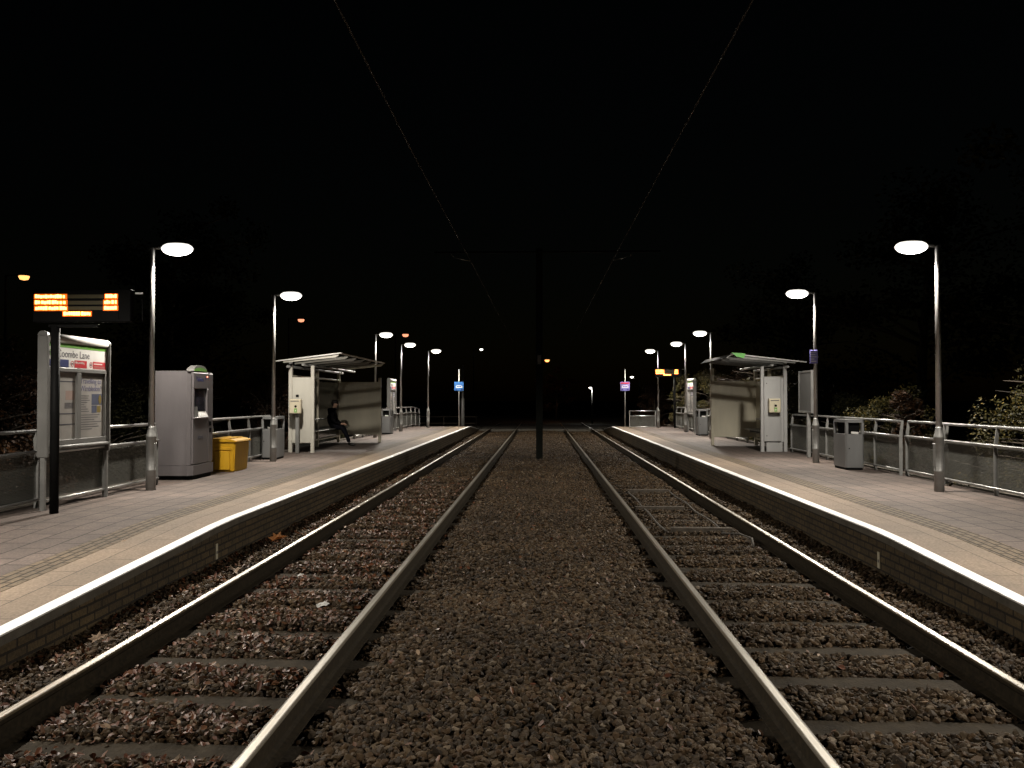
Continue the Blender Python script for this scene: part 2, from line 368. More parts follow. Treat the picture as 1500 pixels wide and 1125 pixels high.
# bed under the loose stones
nx, ny = 90, 500
gx, gy = np.meshgrid(np.linspace(-3.62, 3.56, nx), np.linspace(1.5, 48.0, ny), indexing='ij')
gz = bed_height(gx, gy) - 0.048
idx = np.arange(nx * ny).reshape(nx, ny)
fq = np.stack([idx[:-1, :-1], idx[1:, :-1], idx[1:, 1:], idx[:-1, 1:]], -1).reshape(-1, 4)
o = np_mesh('ballast_bed', np.stack([gx, gy, gz], -1).reshape(-1, 3), fq, ballastbed); tag(o, kind='structure')
# stones
def ico(sub):
    bm = bmesh.new(); bmesh.ops.create_icosphere(bm, subdivisions=sub, radius=1.0)
    v = np.array([x.co[:] for x in bm.verts]); bm.verts.index_update(); f = np.array([[q.index for q in p.verts] for p in bm.faces]); bm.free()
    return v, f
def stones(y0, y1, dens, sub, rmin, rmax):
    v0, f0 = ico(sub); nv = len(v0)
    n = int((y1 - y0) * 7.1 * dens)
    x = rng.uniform(-3.58, 3.52, n); y = rng.uniform(y0, y1, n)
    keep = np.ones(n, bool)
    for rx in RAILS: keep &= np.abs(x - rx) > np.where(rng.random(n) < 0.25, 0.05, 0.085)
    x = x[keep]; y = y[keep]; n = len(x)
    r = rmin + (rmax - rmin) * rng.beta(1.6, 2.6, n)
    # twelve angular stone shapes
    shapes = []
    for _ in range(14):
        s = v0 * (1 + rng.uniform(-0.26, 0.22, (nv, 1)))
        s = s * np.array([1.38, 0.98, 0.70]) * rng.uniform(0.85, 1.15, 3)
        for _k in range(6):                                        # slice flat facets off the stone
            d = rng.normal(size=3); d /= np.linalg.norm(d); t = s @ d; lim = 0.56 * t.max()
            s = s - np.clip(t - lim, 0, None)[:, None] * d
        shapes.append(s)
    shapes = np.array(shapes)[rng.integers(0, 14, n)]
    yaw = rng.uniform(0, 2 * np.pi, n); tx = rng.normal(0, 0.45, n); ty = rng.normal(0, 0.45, n)
    cy, sy = np.cos(yaw), np.sin(yaw); cx, sx = np.cos(tx), np.sin(tx); cz, sz = np.cos(ty), np.sin(ty)
    Z = np.zeros(n); O = np.ones(n)
    Rz = np.stack([np.stack([cy, -sy, Z], -1), np.stack([sy, cy, Z], -1), np.stack([Z, Z, O], -1)], 1)
    Rx = np.stack([np.stack([O, Z, Z], -1), np.stack([Z, cx, -sx], -1), np.stack([Z, sx, cx], -1)], 1)
    Ry = np.stack([np.stack([cz, Z, sz], -1), np.stack([Z, O, Z], -1), np.stack([-sz, Z, cz], -1)], 1)
    M = Rz @ Rx @ Ry
    V = np.einsum('nij,nkj->nki', M, shapes) * r[:, None, None]
    z = bed_height(x, y) - r * 0.35 + rng.uniform(-0.026, 0.018, n)
    V = V + np.stack([x, y, z], -1)[:, None, :]
    F = f0[None] + (np.arange(n) * nv)[:, None, None]
    return V.reshape(-1, 3), F.reshape(-1, 3)
parts = [stones(2.6, 8.0, 1900, 2, 0.013, 0.037), stones(8.0, 18.0, 1350, 1, 0.015, 0.040), stones(18.0, 47.6, 560, 1, 0.022, 0.052)]
vs, fs, off = [], [], 0
for v_, f_ in parts: vs.append(v_); fs.append(f_ + off); off += len(v_)
o = np_mesh('ballast_stones', np.concatenate(vs), np.concatenate(fs), stone)
tag(o, 'loose dark brown ballast stones filling the bed around both tracks', 'ballast', kind='stuff')
# fallen leaves: little bent diamonds, thick in the left-hand track
def leaves(n, xs, ys, zf, smin, smax):
    x, y = xs, ys
    s = rng.uniform(smin, smax, n); yaw = rng.uniform(0, 2 * np.pi, n)
    tilt = rng.normal(0, 0.5, (n, 2)); bend = rng.uniform(0.1, 0.5, n)
    base = np.array([[-1, 0, 0], [-0.35, -0.5, 0], [0.45, -0.55, 0], [1, 0, 0], [0.45, 0.55, 0], [-0.35, 0.5, 0], [0, 0, 0]])
    P = np.repeat(base[None], n, 0) * s[:, None, None]
    P[:, :, 2] += np.abs(P[:, :, 1]) * bend[:, None]
    c, d = np.cos(yaw)[:, None], np.sin(yaw)[:, None]
    X = P[:, :, 0] * c - P[:, :, 1] * d; Y = P[:, :, 0] * d + P[:, :, 1] * c
    Z = P[:, :, 2] + X * tilt[:, :1] + Y * tilt[:, 1:]
    V = np.stack([X + x[:, None], Y + y[:, None], Z + zf[:, None]], -1)
    f0 = np.array([[6, 0, 1], [6, 1, 2], [6, 2, 3], [6, 3, 4], [6, 4, 5], [6, 5, 0]])
    F = f0[None] + (np.arange(n) * 7)[:, None, None]
    return V.reshape(-1, 3), F.reshape(-1, 3)
LX, LY = [], []
def scatter(n, x0, x1, y0, y1):
    xs = rng.uniform(x0, x1, n); ys = y0 + (y1 - y0) * rng.beta(1.0, 1.7, n)
    clump = 0.5 + 0.5 * np.sin(xs * 5.1 + ys * 3.3) * np.sin(ys * 2.1 - xs * 4)
    k = rng.random(n) < clump + 0.25
    LX.append(xs[k]); LY.append(ys[k])
scatter(11000, TL - 0.68, TL + 0.68, 2.6, 20); scatter(2600, -3.55, TL - 0.8, 2.6, 22); scatter(700, TL + 0.8, 1.2, 2.6, 20); scatter(260, TR - 0.7, 3.5, 2.6, 20)
lx, ly = np.concatenate(LX), np.concatenate(LY)
v_, f_ = leaves(len(lx), lx, ly, bed_height(lx, ly) + 0.016 + rng.uniform(0, 0.016, len(lx)), 0.009, 0.027)
tag(np_mesh('fallen_leaves', v_, f_, leaflit), 'small red brown fallen leaves scattered over the left-hand track ballast', 'leaves', kind='stuff')

# rails
prof = [(-0.036, -0.008), (-0.030, -0.001), (-0.02, 0.0), (0.02, 0.0), (0.030, -0.001), (0.036, -0.008), (0.036, -0.032), (0.022, -0.046), (0.009, -0.056), (0.009, -0.125), (0.03, -0.14), (0.07, -0.152), (0.07, -0.16), (-0.07, -0.16), (-0.07, -0.152), (-0.03, -0.14), (-0.009, -0.125), (-0.009, -0.056), (-0.022, -0.046), (-0.036, -0.032)]
RL = ['outer rail of the left track beside the platform wall', 'inner rail of the leaf-strewn left track', 'inner rail of the right track beside the cable frame', 'outer rail of the right track beside the platform wall']
for rx, lb in zip(RAILS, RL):
    m = MB(); m.prism([(a, b) for a, b in prof], 0.5, 60.0)
    o = m.build('rail', railm); o.location = (rx, 0, 0); tag(o, 'polished steel ' + lb, 'rail', 'tram rails')
# sleepers
ORD = ['nearest', 'second', 'third', 'fourth', 'fifth', 'sixth', 'seventh', 'eighth', 'ninth', 'tenth', 'eleventh', 'twelfth', 'thirteenth', 'fourteenth', 'fifteenth', 'sixteenth', 'seventeenth', 'eighteenth', 'nineteenth', 'twentieth', 'twenty-first', 'twenty-second', 'twenty-third', 'twenty-fourth']
proto = None
for c, sl, side in ((TL, SL, 'leaf-strewn left track'), (TR, SR, 'right track with the cable frame')):
    k = 0
    for y in sl:
        if y < 3.9: continue
        if proto is None:
            m = MB(); m.box(-1.2, 1.2, -0.12, 0.12, -0.30, -0.163, 0.012)
            bmesh.ops.subdivide_edges(m.bm, edges=[e for e in m.bm.edges if e.calc_length() > 1.5], cuts=14)
            for v in m.bm.verts: v.co += Vector((0, random.uniform(-.008, .008), random.uniform(-.004, .004)))
            o = proto = m.build('sleeper', sleepermat)
        else:
            o = proto.copy(); COL.objects.link(o)
        o.location = (c + random.uniform(-0.02, 0.02), y, random.uniform(-0.004, 0.012)); o.rotation_euler = (random.uniform(-.02, .02), random.uniform(-.004, .004), random.uniform(-0.012, 0.012))
        tag(o, ('grey weathered sleeper of the %s, %s from the camera' % (side, ORD[k])), 'sleeper', 'sleepers under the ' + side); k += 1

# platforms: one solid each, ramped down towards the camera and at the far end
RAMP0 = {-1: 9.55, 1: 8.95}
def plat_z(y, s):
    if y < RAMP0[s]: return max(PZ - 0.0417 * (RAMP0[s] - y), 0.02)
    if y > 42.6: return max(PZ - 0.058 * (y - 42.6), 0.0)
    return PZ
def strip(name, s, xa, xb, dz, material, thick=None, ys=None):
    """sheet between |x|=xa and |x|=xb following the platform's long profile"""
    ys = ys or [-3.0, 2.0, 4.0, 6.0, 8.0, RAMP0[s] - 0.3, RAMP0[s] + 0.3] + [12 + 2 * i for i in range(16)] + [42.6, 45, 48]
    m = MB(); prev = None
    for y in ys:
        z = plat_z(y, s) + dz
        cur = [m.bm.verts.new((s * xa, y, z)), m.bm.verts.new((s * xb, y, z))]
        if thick: cur += [m.bm.verts.new((s * xb, y, z - thick)), m.bm.verts.new((s * xa, y, z - thick))]
        if prev:
            n = len(cur)
            for k in range(n if n > 2 else 1): m.bm.faces.new((prev[k], prev[(k + 1) % n], cur[(k + 1) % n], cur[k]))
        elif thick: m.bm.faces.new(cur)
        prev = cur
    if thick: m.bm.faces.new(prev)
    o = m.build(name, material); tag(o, kind='structure'); return o
EDGE = {-1: 3.57, 1: 3.51}
for s in (-1, 1):
    e = EDGE[s]
    strip('platform', s, e + 0.66 + 0.34, 7.0, 0.0, paver, 0.7)
    strip('platform_tactile_strip', s, e + 0.68, e + 1.0, 0.003, tactile, 0.08)
    strip('platform_edge_slabs', s, e + 0.005, e + 0.68, 0.0, buff, 0.065)
    strip('platform_edge_line', s, e + 0.002, e + 0.125, 0.004, edgewhite, 0.012)
    strip('platform_coping', s, e, e + 0.6, -0.013, coping, 0.060)
    strip('platform_wall', s, e + 0.035, e + 0.6, -0.072, brick, 0.75)
    strip('platform_back_kerb', s, 6.70, 6.82, 0.02, concrete, 0.12)
m = MB(); m.box(-3.55, 3.5, 48.0, 53.5, -0.3, -0.022, 0.02)
tag(m.build('track_crossing', concrete), kind='structure')
m = MB(); m.box(-9, 9, 53.5, 56.5, -0.36, -0.05)
tag(m.build('path', concrete), kind='structure')

# ------------------------------------------------------------------ lamps
SPOT_W = 1330.0
def make_lamp():
    t = thing('lamp_post', '', 'lamp post', (0, 0, 0))
    m = MB(); m.lathe([(0.072, 0), (0.072, 0.30), (0.0735, 0.302), (0.0735, 0.312), (0.072, 0.315), (0.072, 0.80), (0.075, 0.803), (0.075, 0.82), (0.070, 0.84), (0.045, 0.95), (0.045, 0.97)], 24)
    b = m.build('base_sleeve', galv, t)
    m = MB(); m.box(0.060, 0.0755, -0.035, 0.035, 0.38, 0.72, 0.004); m.build('access_door', galv, b)
    m = MB(); m.lathe([(0.043, 0.93), (0.036, 3.70), (0.030, 3.715), (0, 3.72)], 20); m.build('pole', steel, t)
    m = MB(); m.tube([(-0.05, 0, 3.70), (0.06, 0, 3.705), (0.22, 0, 3.712)], 0.022, 10); m.build('bracket_arm', galv, t)
    m = MB(); m.lathe([(0.0, 0.062), (0.06, 0.060), (0.10, 0.05), (0.125, 0.035), (0.12, 0.033), (0.0, 0.033)], 28, (0.385, 0, 3.735), 1.0, 0.66); m.box(0.13, 0.20, -0.03, 0.03, 3.70, 3.725, 0.006)
    h = m.build('lamp_head', galv, t)
    m = MB(); m.lathe([(0.118, 0.0325), (0.175, 0.026), (0.220, 0.000), (0.244, -0.035), (0.235, -0.066), (0.198, -0.103), (0.135, -0.132), (0.07, -0.144), (0, -0.147)], 28, (0.385, 0, 3.735), 1.0, 0.66)
    m.build('lens', lens, h)
    ld = bpy.data.lights.new('lamp_light', 'SPOT'); ld.energy = SPOT_W; ld.color = (1.0, 0.92, 0.81); ld.spot_size = R(164); ld.spot_blend = 0.40; ld.shadow_soft_size = 0.10
    lo = bpy.data.objects.new('lamp_light', ld); COL.objects.link(lo); lo.parent = h; lo.location = (0.385, 0, 3.735 - 0.158); lo.rotation_euler = (0, R(-5), 0); lo.scale = (0.66, 1, 1)
    return t
lamp = make_lamp()
LAMPS = [(-5.96, 12.75, 0, 'silver lamp post between the information totem and ticket machine'),
         (-5.96, 18.65, 0, 'silver lamp post just before the left shelter, beside the yellow grit bin'),
         (-5.96, 30.2, 0, 'lamp post rising from behind the left shelter'),
         (-5.98, 35.9, 0, 'lamp post beside the far information totem on the left platform'),
         (-5.45, 40.6, 0, 'lamp post with its head seen thin, last before the blue tram sign'),
         (5.98, 12.97, math.pi, 'tall lamp post by the railing gap, nearest on the right platform'),
         (5.97, 18.66, math.pi, 'lamp post carrying a small mauve notice beside the blank board'),
         (5.95, 29.9, math.pi, 'lamp post rising from behind the right shelter roof'),
         (6.03, 35.6, math.pi, 'lamp post between the far right totem and amber display'),
         (5.63, 41.0, math.pi, 'lamp post by the end railing, last on the right platform'),
         (-5.96, 6.6, 0, 'lamp post on the left ramp before the amber display'),
         (5.97, 6.9, math.pi, 'lamp post on the right ramp nearest the camera'),
         (-5.96, 0.6, 0, 'lamp post at the foot of the left ramp'),
         (5.97, 0.8, math.pi, 'lamp post at the foot of the right ramp')]
for i, (x, y, rz, lb) in enumerate(LAMPS):
    o = lamp if i == 0 else copy_tree(lamp)
    o.location = (x, y, plat_z(y, -1 if x < 0 else 1)); o.rotation_euler = (0, 0, rz); tag(o, lb, None, 'platform lamp posts')
# small mauve notice on the second right lamp
n = thing('notice_sign', 'small mauve notice fixed to the right lamp post above the blank board', 'notice', (5.97, 18.66, PZ))
m = MB(); m.box(-0.135, 0.035, -0.062, -0.050, 2.16, 2.45, 0.004); m.build('plate', mauve, n)
m = MB()
for k, w in enumerate((0.12, 0.10, 0.13, 0.08, 0.12)): m.box(-0.122, -0.122 + w, -0.0665, -0.063, 2.395 - k * 0.048, 2.409 - k * 0.048)
m.build('print', white, n)
m = MB(); m.box(-0.05, 0.05, -0.05, 0.0, 2.28, 2.33, 0.004); m.build('clamp', galv, n)

# ------------------------------------------------------------------ amber displays
def make_display(name, label, loc, post_x):
    t = thing(name, label, 'display', loc, 0, 'amber departure displays')
    m = MB(); m.lathe([(0.052, 0.0), (0.052, 2.29)], 18, (post_x, 0, 0)); m.build('post', black, t)
    m = MB(); m.box(post_x - 0.08, 0.75, -0.03, 0.03, 2.265, 2.30, 0.005); m.build('support_bar', black, t)
    m = MB(); m.box(-0.02, 1.19, -0.10, -0.01, 2.32, 2.325 + 0.395, 0.012); m.build('case', blackplastic, t)
    m = MB(); m.box(0.0, 1.04, -0.106, -0.101, 2.35, 2.69); m.build('screen_panel', blackplastic, t)
    m = MB(); m.box(1.20, 1.30, -0.02, 0.0, 2.665, 2.69, 0.004); sb_ = m.build('side_bracket', steel, t)
    m = MB(); m.box(1.285, 1.30, -0.02, 0.0, 2.33, 2.60, 0.003); m.build('bracket_strut', black, sb_)
    def zrow(y): return 2.69 - (y - 430) * 0.0084
    off = MB()
    for yy in (437, 446, 454): off.box(0.40, 0.86, -0.1085, -0.1065, zrow(yy) - 0.022, zrow(yy) + 0.022)
    off.build('unlit_row', ledoff, t)
    rows = [(437.0, 0.018, 0.395), (445.5, 0.018, 0.40), (454.0, 0.022, 0.405), (462.0, 0.37, 0.70), (437.0, 0.885, 1.02), (445.5, 0.87, 1.02), (454.0, 0.87, 1.025)]
    rr = random.Random(3)
    for yy, a, b in rows:
        m = MB(); x = a; zc = zrow(yy)
        while x < b - 0.012:                                        # columns of dots packed into letter-like blocks
            w = rr.choice((0.022, 0.028, 0.03)); h = rr.choice((0.024, 0.027, 0.03)); lo = rr.choice((0.0, 0.0, 0.003))
            m.box(x, min(x + w, b), -0.117, -0.107, zc - 0.019 + lo, zc - 0.021 + 1.5 * h, 0.003); x += w + (0.004 if rr.random() < 0.8 else 0.015)
        m.build('lit_text', led, t)
        m = MB(); m.box(a - 0.016, b + 0.016, -0.1095, -0.1066, zc - 0.031, zc + 0.031, 0.001); m.build('row_halo', ledglow, t)  # added glowing slab imitating the bloom around each row of text
    return t
make_display('departure_display', 'black amber-lit departure display on a black post near the left totem', (-6.14, 10.13, PZ), 0.21)
make_display('departure_display', 'far amber-lit departure display above the right platform end', (5.20, 38.9, PZ + 0.06), 0.88)

# ------------------------------------------------------------------ information totems
def make_totem():
    """origin at the middle of its length on the ground, face to +X, length along Y"""
    t = thing('information_totem', '', 'totem', (0, 0, 0))
    Ln = 0.78
    m = MB(); m.box(-0.075, 0.06, -Ln, -Ln + 0.05, 0.66, 2.19, 0.01); m.prism([(-0.075, 2.19), (0.06, 2.19), (0.045, 2.225), (0.0, 2.245), (-0.05, 2.235)], -Ln, -Ln + 0.05)
    m.build('end_panel', greypaint, t)
    m = MB(); m.box(-0.075, 0.06, Ln - 0.05, Ln, 0.66, 2.19, 0.01); m.build('end_panel', greypaint, t)
    for yy in (-Ln + 0.025, Ln - 0.025):
        m = MB(); m.box(-0.03, 0.03, yy - 0.022, yy + 0.022, -0.02, 0.659, 0.004); m.build('leg', galv, t)
    m = MB(); m.box(-0.06, 0.0, -Ln + 0.05, Ln - 0.05, 0.80, 2.17); m.build('back_board', greypaint, t)
    m = MB(); m.tube([(-0.005, -Ln + 0.05, 2.17), (-0.005, Ln, 2.17)], 0.058, 18); m.build('top_cap', white, t)
    m = MB(); m.box(0.0, 0.022, -Ln + 0.05, Ln - 0.05, 2.062, 2.108); m.build('green_band', green, t)
    m = MB(); m.box(0.0, 0.020, -Ln + 0.05, Ln - 0.05, 1.80, 2.06); hd = m.build('name_board', white, t)
    text_mesh('Coombe Lane', 0.135, FACE_PX(0.0205, -0.50, 1.935), ink, 'lettering', hd)
    m = MB()
    for k in range(28):                                             # roundel: ring and bar
        a0, a1 = k * 2 * math.pi / 28, (k + 1) * 2 * math.pi / 28
        q = [(0.0215, -0.62 + r * math.cos(a), 1.985 + r * math.sin(a)) for r, a in ((0.036, a0), (0.052, a0), (0.052, a1), (0.036, a1))]
        m.quad(*q)
    m.build('roundel', green, hd)
    m = MB(); m.box(0.020, 0.0225, -0.69, -0.55, 1.975, 1.995); m.build('roundel_bar', ink, hd)
    # four notice squares along the bottom of the name board
    m = MB(); m.lathe([(0.048, 0), (0.048, 0.002)], 24); m.xf(FACE_PX(0.0205, -0.64, 1.855)); m.build('pictogram', navy, hd)
    m = MB(); m.prism([(-0.658, 1.835), (-0.622, 1.872), (-0.612, 1.862), (-0.648, 1.825)], 0.0228, 0.0232, 'X'); m.build('pictogram_mark', white, hd)
    m = MB(); m.box(0.020, 0.0222, -0.56, -0.24, 1.808, 1.905); m.build('notice_square', navy, hd)
    for y0, y1, y2 in ((-0.20, -0.10, 0.20), (0.26, 0.36, 0.70)):
        m = MB(); m.box(0.020, 0.0222, y1, y2, 1.808, 1.905); m.build('notice_square', red, hd)
        m = MB()
        for k in range(20):
            a0, a1 = k * 2 * math.pi / 20, (k + 1) * 2 * math.pi / 20
            m.quad(*[(0.0215, y0 + 0.045 + r * math.cos(a), 1.857 + r * math.sin(a)) for r, a in ((0.028, a0), (0.038, a0), (0.038, a1), (0.028, a1))])
        m.build('notice_ring', red, hd)
        m = MB(); m.box(0.0205, 0.0225, y0 + 0.028, y0 + 0.062, 1.848, 1.866); m.build('notice_mark', ink, hd)
    text_mesh('No smoking', 0.045, FACE_PX(0.0225, -0.085, 1.862), white, 'lettering', hd)
    m = MB(); m.box(0.0222, 0.0232, 0.375, 0.60, 1.868, 1.882); m.build('print_lines', white, hd)
    m = MB(); m.box(0.0222, 0.0232, 0.375, 0.68, 1.835, 1.842); m.box(0.0222, 0.0232, 0.375, 0.66, 1.820, 1.827); m.build('print_lines', pink, hd)
    # frames and posters
    m = MB(); m.box(0.0, 0.035, -Ln + 0.05, Ln - 0.05, 1.745, 1.797, 0.004); m.box(0.0, 0.035, -Ln + 0.05, Ln - 0.05, 0.80, 0.865, 0.004)
    m.box(0.0, 0.033, -0.05, 0.05, 0.866, 1.744, 0.003); m.box(0.0, 0.033, -Ln + 0.05, -Ln + 0.115, 0.866, 1.744, 0.003); m.box(0.0, 0.033, Ln - 0.115, Ln - 0.05, 0.866, 1.744, 0.003)
    m.build('poster_frame', greypaint, t)
    m = MB(); m.tube([(0.03, -Ln + 0.05, 0.77), (0.03, Ln - 0.02, 0.77)], 0.028, 12); m.build('lower_rail', greypaint, t)
    m = MB(); m.box(0.0, 0.006, -0.665, -0.05, 0.866, 1.744); p1 = m.build('timetable_poster', paper, t)
    m = MB()
    for z in (1.62, 1.20, 1.06): m.box(0.006, 0.0075, -0.65, -0.06, z - 0.007, z + 0.007)
    for k in range(11): m.box(0.006, 0.007, -0.63, -0.63 + random.uniform(.05, .18), 1.56 - k * 0.03, 1.568 - k * 0.03)
    for k in range(6): m.box(0.006, 0.007, -0.30, -0.09, 1.27 + k * 0.013, 1.276 + k * 0.013)
    m.build('print_lines', ink, p1)
    m = MB(); m.box(0.006, 0.0072, -0.28, -0.08, 1.38, 1.50); m.build('print_block', pink, p1)
    m = MB(); m.box(0.0, 0.006, 0.05, 0.665, 0.866, 1.70); p2 = m.build('travel_poster', paper, t)
    text_mesh('Travelling to', 0.105, FACE_PX(0.0065, 0.07, 1.60), inkblue, 'lettering', p2)
    text_mesh('Wimbledon?', 0.105, FACE_PX(0.0065, 0.07, 1.50), inkblue, 'lettering', p2)
    m = MB()
    for k, w in enumerate((.22, .2, .24, .18, .1, .14, .2, .22)): m.box(0.006, 0.0072, 0.07, 0.07 + w, 1.43 - k * 0.03, 1.438 - k * 0.03)
    for k, w in enumerate((.5, .46, .36, .55, .44, .48, .3)): m.box(0.006, 0.0072, 0.07, 0.07 + w, 1.17 - k * 0.032, 1.178 - k * 0.032)
    m.build('print_lines', ink, p2)
    m = MB(); m.box(0.006, 0.0074, 0.36, 0.64, 1.31, 1.46); m.box(0.006, 0.0074, 0.36, 0.49, 1.20, 1.30); m.build('print_picture', bluegrey, p2)
    m = MB(); m.lathe([(0.05, 0), (0.05, 0.0015)], 20, sx=0.8, sy=1.25); m.xf(FACE_PX(0.0075, 0.575, 1.385)); m.box(0.006, 0.0074, 0.50, 0.60, 1.205, 1.295); m.build('print_picture', gold, p2)
    return t
tot = make_totem()
tot.location = (-6.20, 11.10, PZ); tag(tot, 'silver station name totem reading Coombe Lane behind the amber display post', group='information totems')
dup(tot, (-6.22, 35.1, PZ), 0, 'small far totem beyond the left shelter, above the far left bin')
dup(tot, (6.22, 35.4, PZ), math.pi, 'far totem on the right platform beside the dark display post')

# ------------------------------------------------------------------ ticket machine
t = thing('ticket_machine', 'tall grey ticket machine with domed green top beside the yellow grit bin', 'ticket machine', (-6.62, 14.30, PZ))
def poly_ch(x1, y1, c): return [(0, 0), (x1 - c, 0), (x1, c), (x1, y1), (0, y1)]
m = MB(); m.prism(poly_ch(0.64, 0.95, 0.07), 0.075, 0.245, 'Z'); m.build('plinth', machine_grey, t)
m = MB(); m.prism([(0.03, 0.03), (0.56, 0.03), (0.61, 0.10), (0.61, 0.92), (0.03, 0.92)], 0.0, 0.0745, 'Z'); m.build('foot', blackplastic, t)
m = MB(); m.prism(poly_ch(0.60, 0.95, 0.055), 0.25, 1.86, 'Z'); m.box(0.0, 0.602, 0.0, 0.96, 1.861, 1.875)
bod = m.build('body', machine_grey, t)
m = MB(); m.box(0.601, 0.63, 0.07, 0.72, 0.27, 1.04, 0.006); d = m.build('lower_door', machine_grey, t)
m = MB(); m.box(0.6305, 0.633, 0.28, 0.50, 0.69, 0.745, 0.002); m.build('label_plate', ink, d)
m = MB(); m.box(0.601, 0.632, 0.73, 0.945, 0.27, 1.845, 0.006); m.build('side_door', machine_grey, t)
m = MB(); m.box(0.6325, 0.636, 0.78, 0.88, 0.91, 0.99, 0.003); m.box(0.6325, 0.636, 0.78, 0.88, 0.79, 0.87, 0.003); m.build('slot', blackplastic, t)
m = MB(); m.box(0.601, 0.64, 0.07, 0.72, 1.575, 1.85, 0.006); hd = m.build('header', machine_grey, t)
text_mesh('Tickets', 0.115, FACE_PX(0.641, 0.17, 1.70), navy, 'lettering', hd)
m = MB(); m.prism([(0.565, 1.775), (0.585, 1.765), (0.60, 1.79), (0.595, 1.725), (0.58, 1.73)], 0.6405, 0.642, 'X'); m.build('arrow_mark', navy, hd)
m = MB(); m.lathe([(0.0, 0), (0.016, 0.002), (0.0, 0.012)], 12); m.xf(FACE_PX(0.641, 0.66, 1.785)); m.build('indicator_lamp', redlamp, hd)
# recessed screen bay
m = MB(); m.box(0.601, 0.638, 0.07, 0.115, 1.06, 1.57, 0.004); m.box(0.601, 0.638, 0.675, 0.72, 1.06, 1.57, 0.004); m.box(0.601, 0.66, 0.07, 0.72, 1.045, 1.075, 0.006); m.build('bay_frame', machine_grey, t)
m = MB(); m.quad((0.605, 0.115, 1.57), (0.605, 0.675, 1.57), (0.612, 0.60, 1.18), (0.612, 0.16, 1.18)); m.box(0.602, 0.606, 0.116, 0.674, 1.18, 1.569); m.build('screen', screen, t)
m = MB(); m.prism([(0.603, 1.076), (0.655, 1.076), (0.645, 1.105), (0.603, 1.175)], 0.36, 0.67, 'Y'); m.build('payment_shelf', white, t)
m = MB(); m.prism([(0.603, 1.076), (0.63, 1.076), (0.606, 1.30)], 0.12, 0.30, 'Y'); m.build('card_slot', greypaint, t)
# domed sign on top
arc = [(0.395 + 0.29 * math.cos(a), 1.877 + 0.105 * math.sin(a)) for a in [math.pi * k / 20 for k in range(21)]]
m = MB(); m.prism(arc + [(0.07, 1.84), (0.72, 1.84)][:0], 0.50, 0.628, 'X'); m.build('dome_sign', greypaint, t)
arc2 = [(0.395 + 0.28 * math.cos(a), 1.878 + 0.06 * math.sin(a)) for a in [math.pi * k / 20 for k in range(21)]]
m = MB(); m.prism(arc2, 0.6285, 0.632, 'X'); m.build('green_band', green, t)

# yellow grit bin
t = thing('grit_bin', 'bright yellow plastic grit bin with sloping lid beside the ticket machine', 'grit bin', (-6.32, 15.92, PZ))
m = MB()
def taper(m, x0, x1, y0, y1, z0, z1, k, mtx=None):
    a = [(x0 + k, y0 + k, z0), (x1 - k, y0 + k, z0), (x1 - k, y1 - k, z0), (x0 + k, y1 - k, z0)]; b = [(x0, y0, z1), (x1, y0, z1), (x1, y1, z1), (x0, y1, z1)]
    A = [m.bm.verts.new(p) for p in a]; B = [m.bm.verts.new(p) for p in b]
    for i in range(4): m.bm.faces.new((A[i], A[(i + 1) % 4], B[(i + 1) % 4], B[i]))
    m.bm.faces.new(A[::-1]); m.bm.faces.new(B)
taper(m, 0.0, 0.50, 0.0, 0.80, 0.0, 0.56, 0.035)
bmesh.ops.bevel(m.bm, geom=list(m.bm.edges), offset=0.02, segments=2, affect='EDGES')
m.build('tub', yellow, t)
m = MB(); m.box(0.10, 0.40, -0.012, 0.03, 0.04, 0.40, 0.01); m.box(0.07, 0.43, -0.018, 0.02, 0.415, 0.46, 0.006); m.build('moulded_rib', yellow, t)
m = MB(); m.prism([(-0.03, 0.561), (0.53, 0.561), (0.53, 0.59), (0.42, 0.625), (0.06, 0.645), (-0.03, 0.62)], -0.03, 0.83)
bmesh.ops.bevel(m.bm, geom=list(m.bm.edges), offset=0.012, segments=2, affect='EDGES')
m.box(0.10, 0.40, 0.10, 0.36, 0.632, 0.646, 0.006); m.box(0.10, 0.40, 0.44, 0.70, 0.632, 0.646, 0.006); m.build('lid', yellow, t)

# ------------------------------------------------------------------ litter bins
def make_bin():
    t = thing('litter_bin', '', 'litter bin', (0, 0, 0))
    pts = [(-0.145, -0.36), (0.145, -0.36), (0.18, -0.32), (0.18, 0.32), (0.145, 0.36), (-0.145, 0.36), (-0.18, 0.32), (-0.18, -0.32)]
    m = MB(); m.prism([(a * 0.93, b * 0.95) for a, b in pts], 0.0, 0.045, 'Z'); m.build('foot', blackplastic, t)
    m = MB(); m.prism(pts, 0.046, 0.70, 'Z'); m.build('body', binpaint, t)
    m = MB()
    for (x0, x1, y0, y1) in ((-0.178, -0.125, -0.355, -0.29), (0.125, 0.178, -0.355, -0.29), (-0.178, -0.125, 0.29, 0.355), (0.125, 0.178, 0.29, 0.355)): m.box(x0, x1, y0, y1, 0.701, 0.925, 0.006)
    m.prism(pts, 0.926, 0.985, 'Z'); m.build('hood', binpaint, t)
    m = MB(); m.box(-0.11, 0.11, -0.28, 0.28, 0.701, 0.925); m.build('liner', blackplastic, t)
    m = MB(); m.box(-0.135, 0.135, -0.3645, -0.3605, 0.06, 0.68, 0.002); dr = m.build('door', binpaint, t)
    m = MB(); m.lathe([(0.012, 0), (0.012, 0.004)], 10); m.xf(FACE_MY(-0.115, -0.365, 0.42)); m.build('lock', blackplastic, dr)
    m = MB(); m.box(-0.10, 0.04, -0.30, -0.27, 0.705, 0.745, 0.004, Matrix.Rotation(R(4), 4, 'Y')); m.build('bag_edge', white, t)
    return t
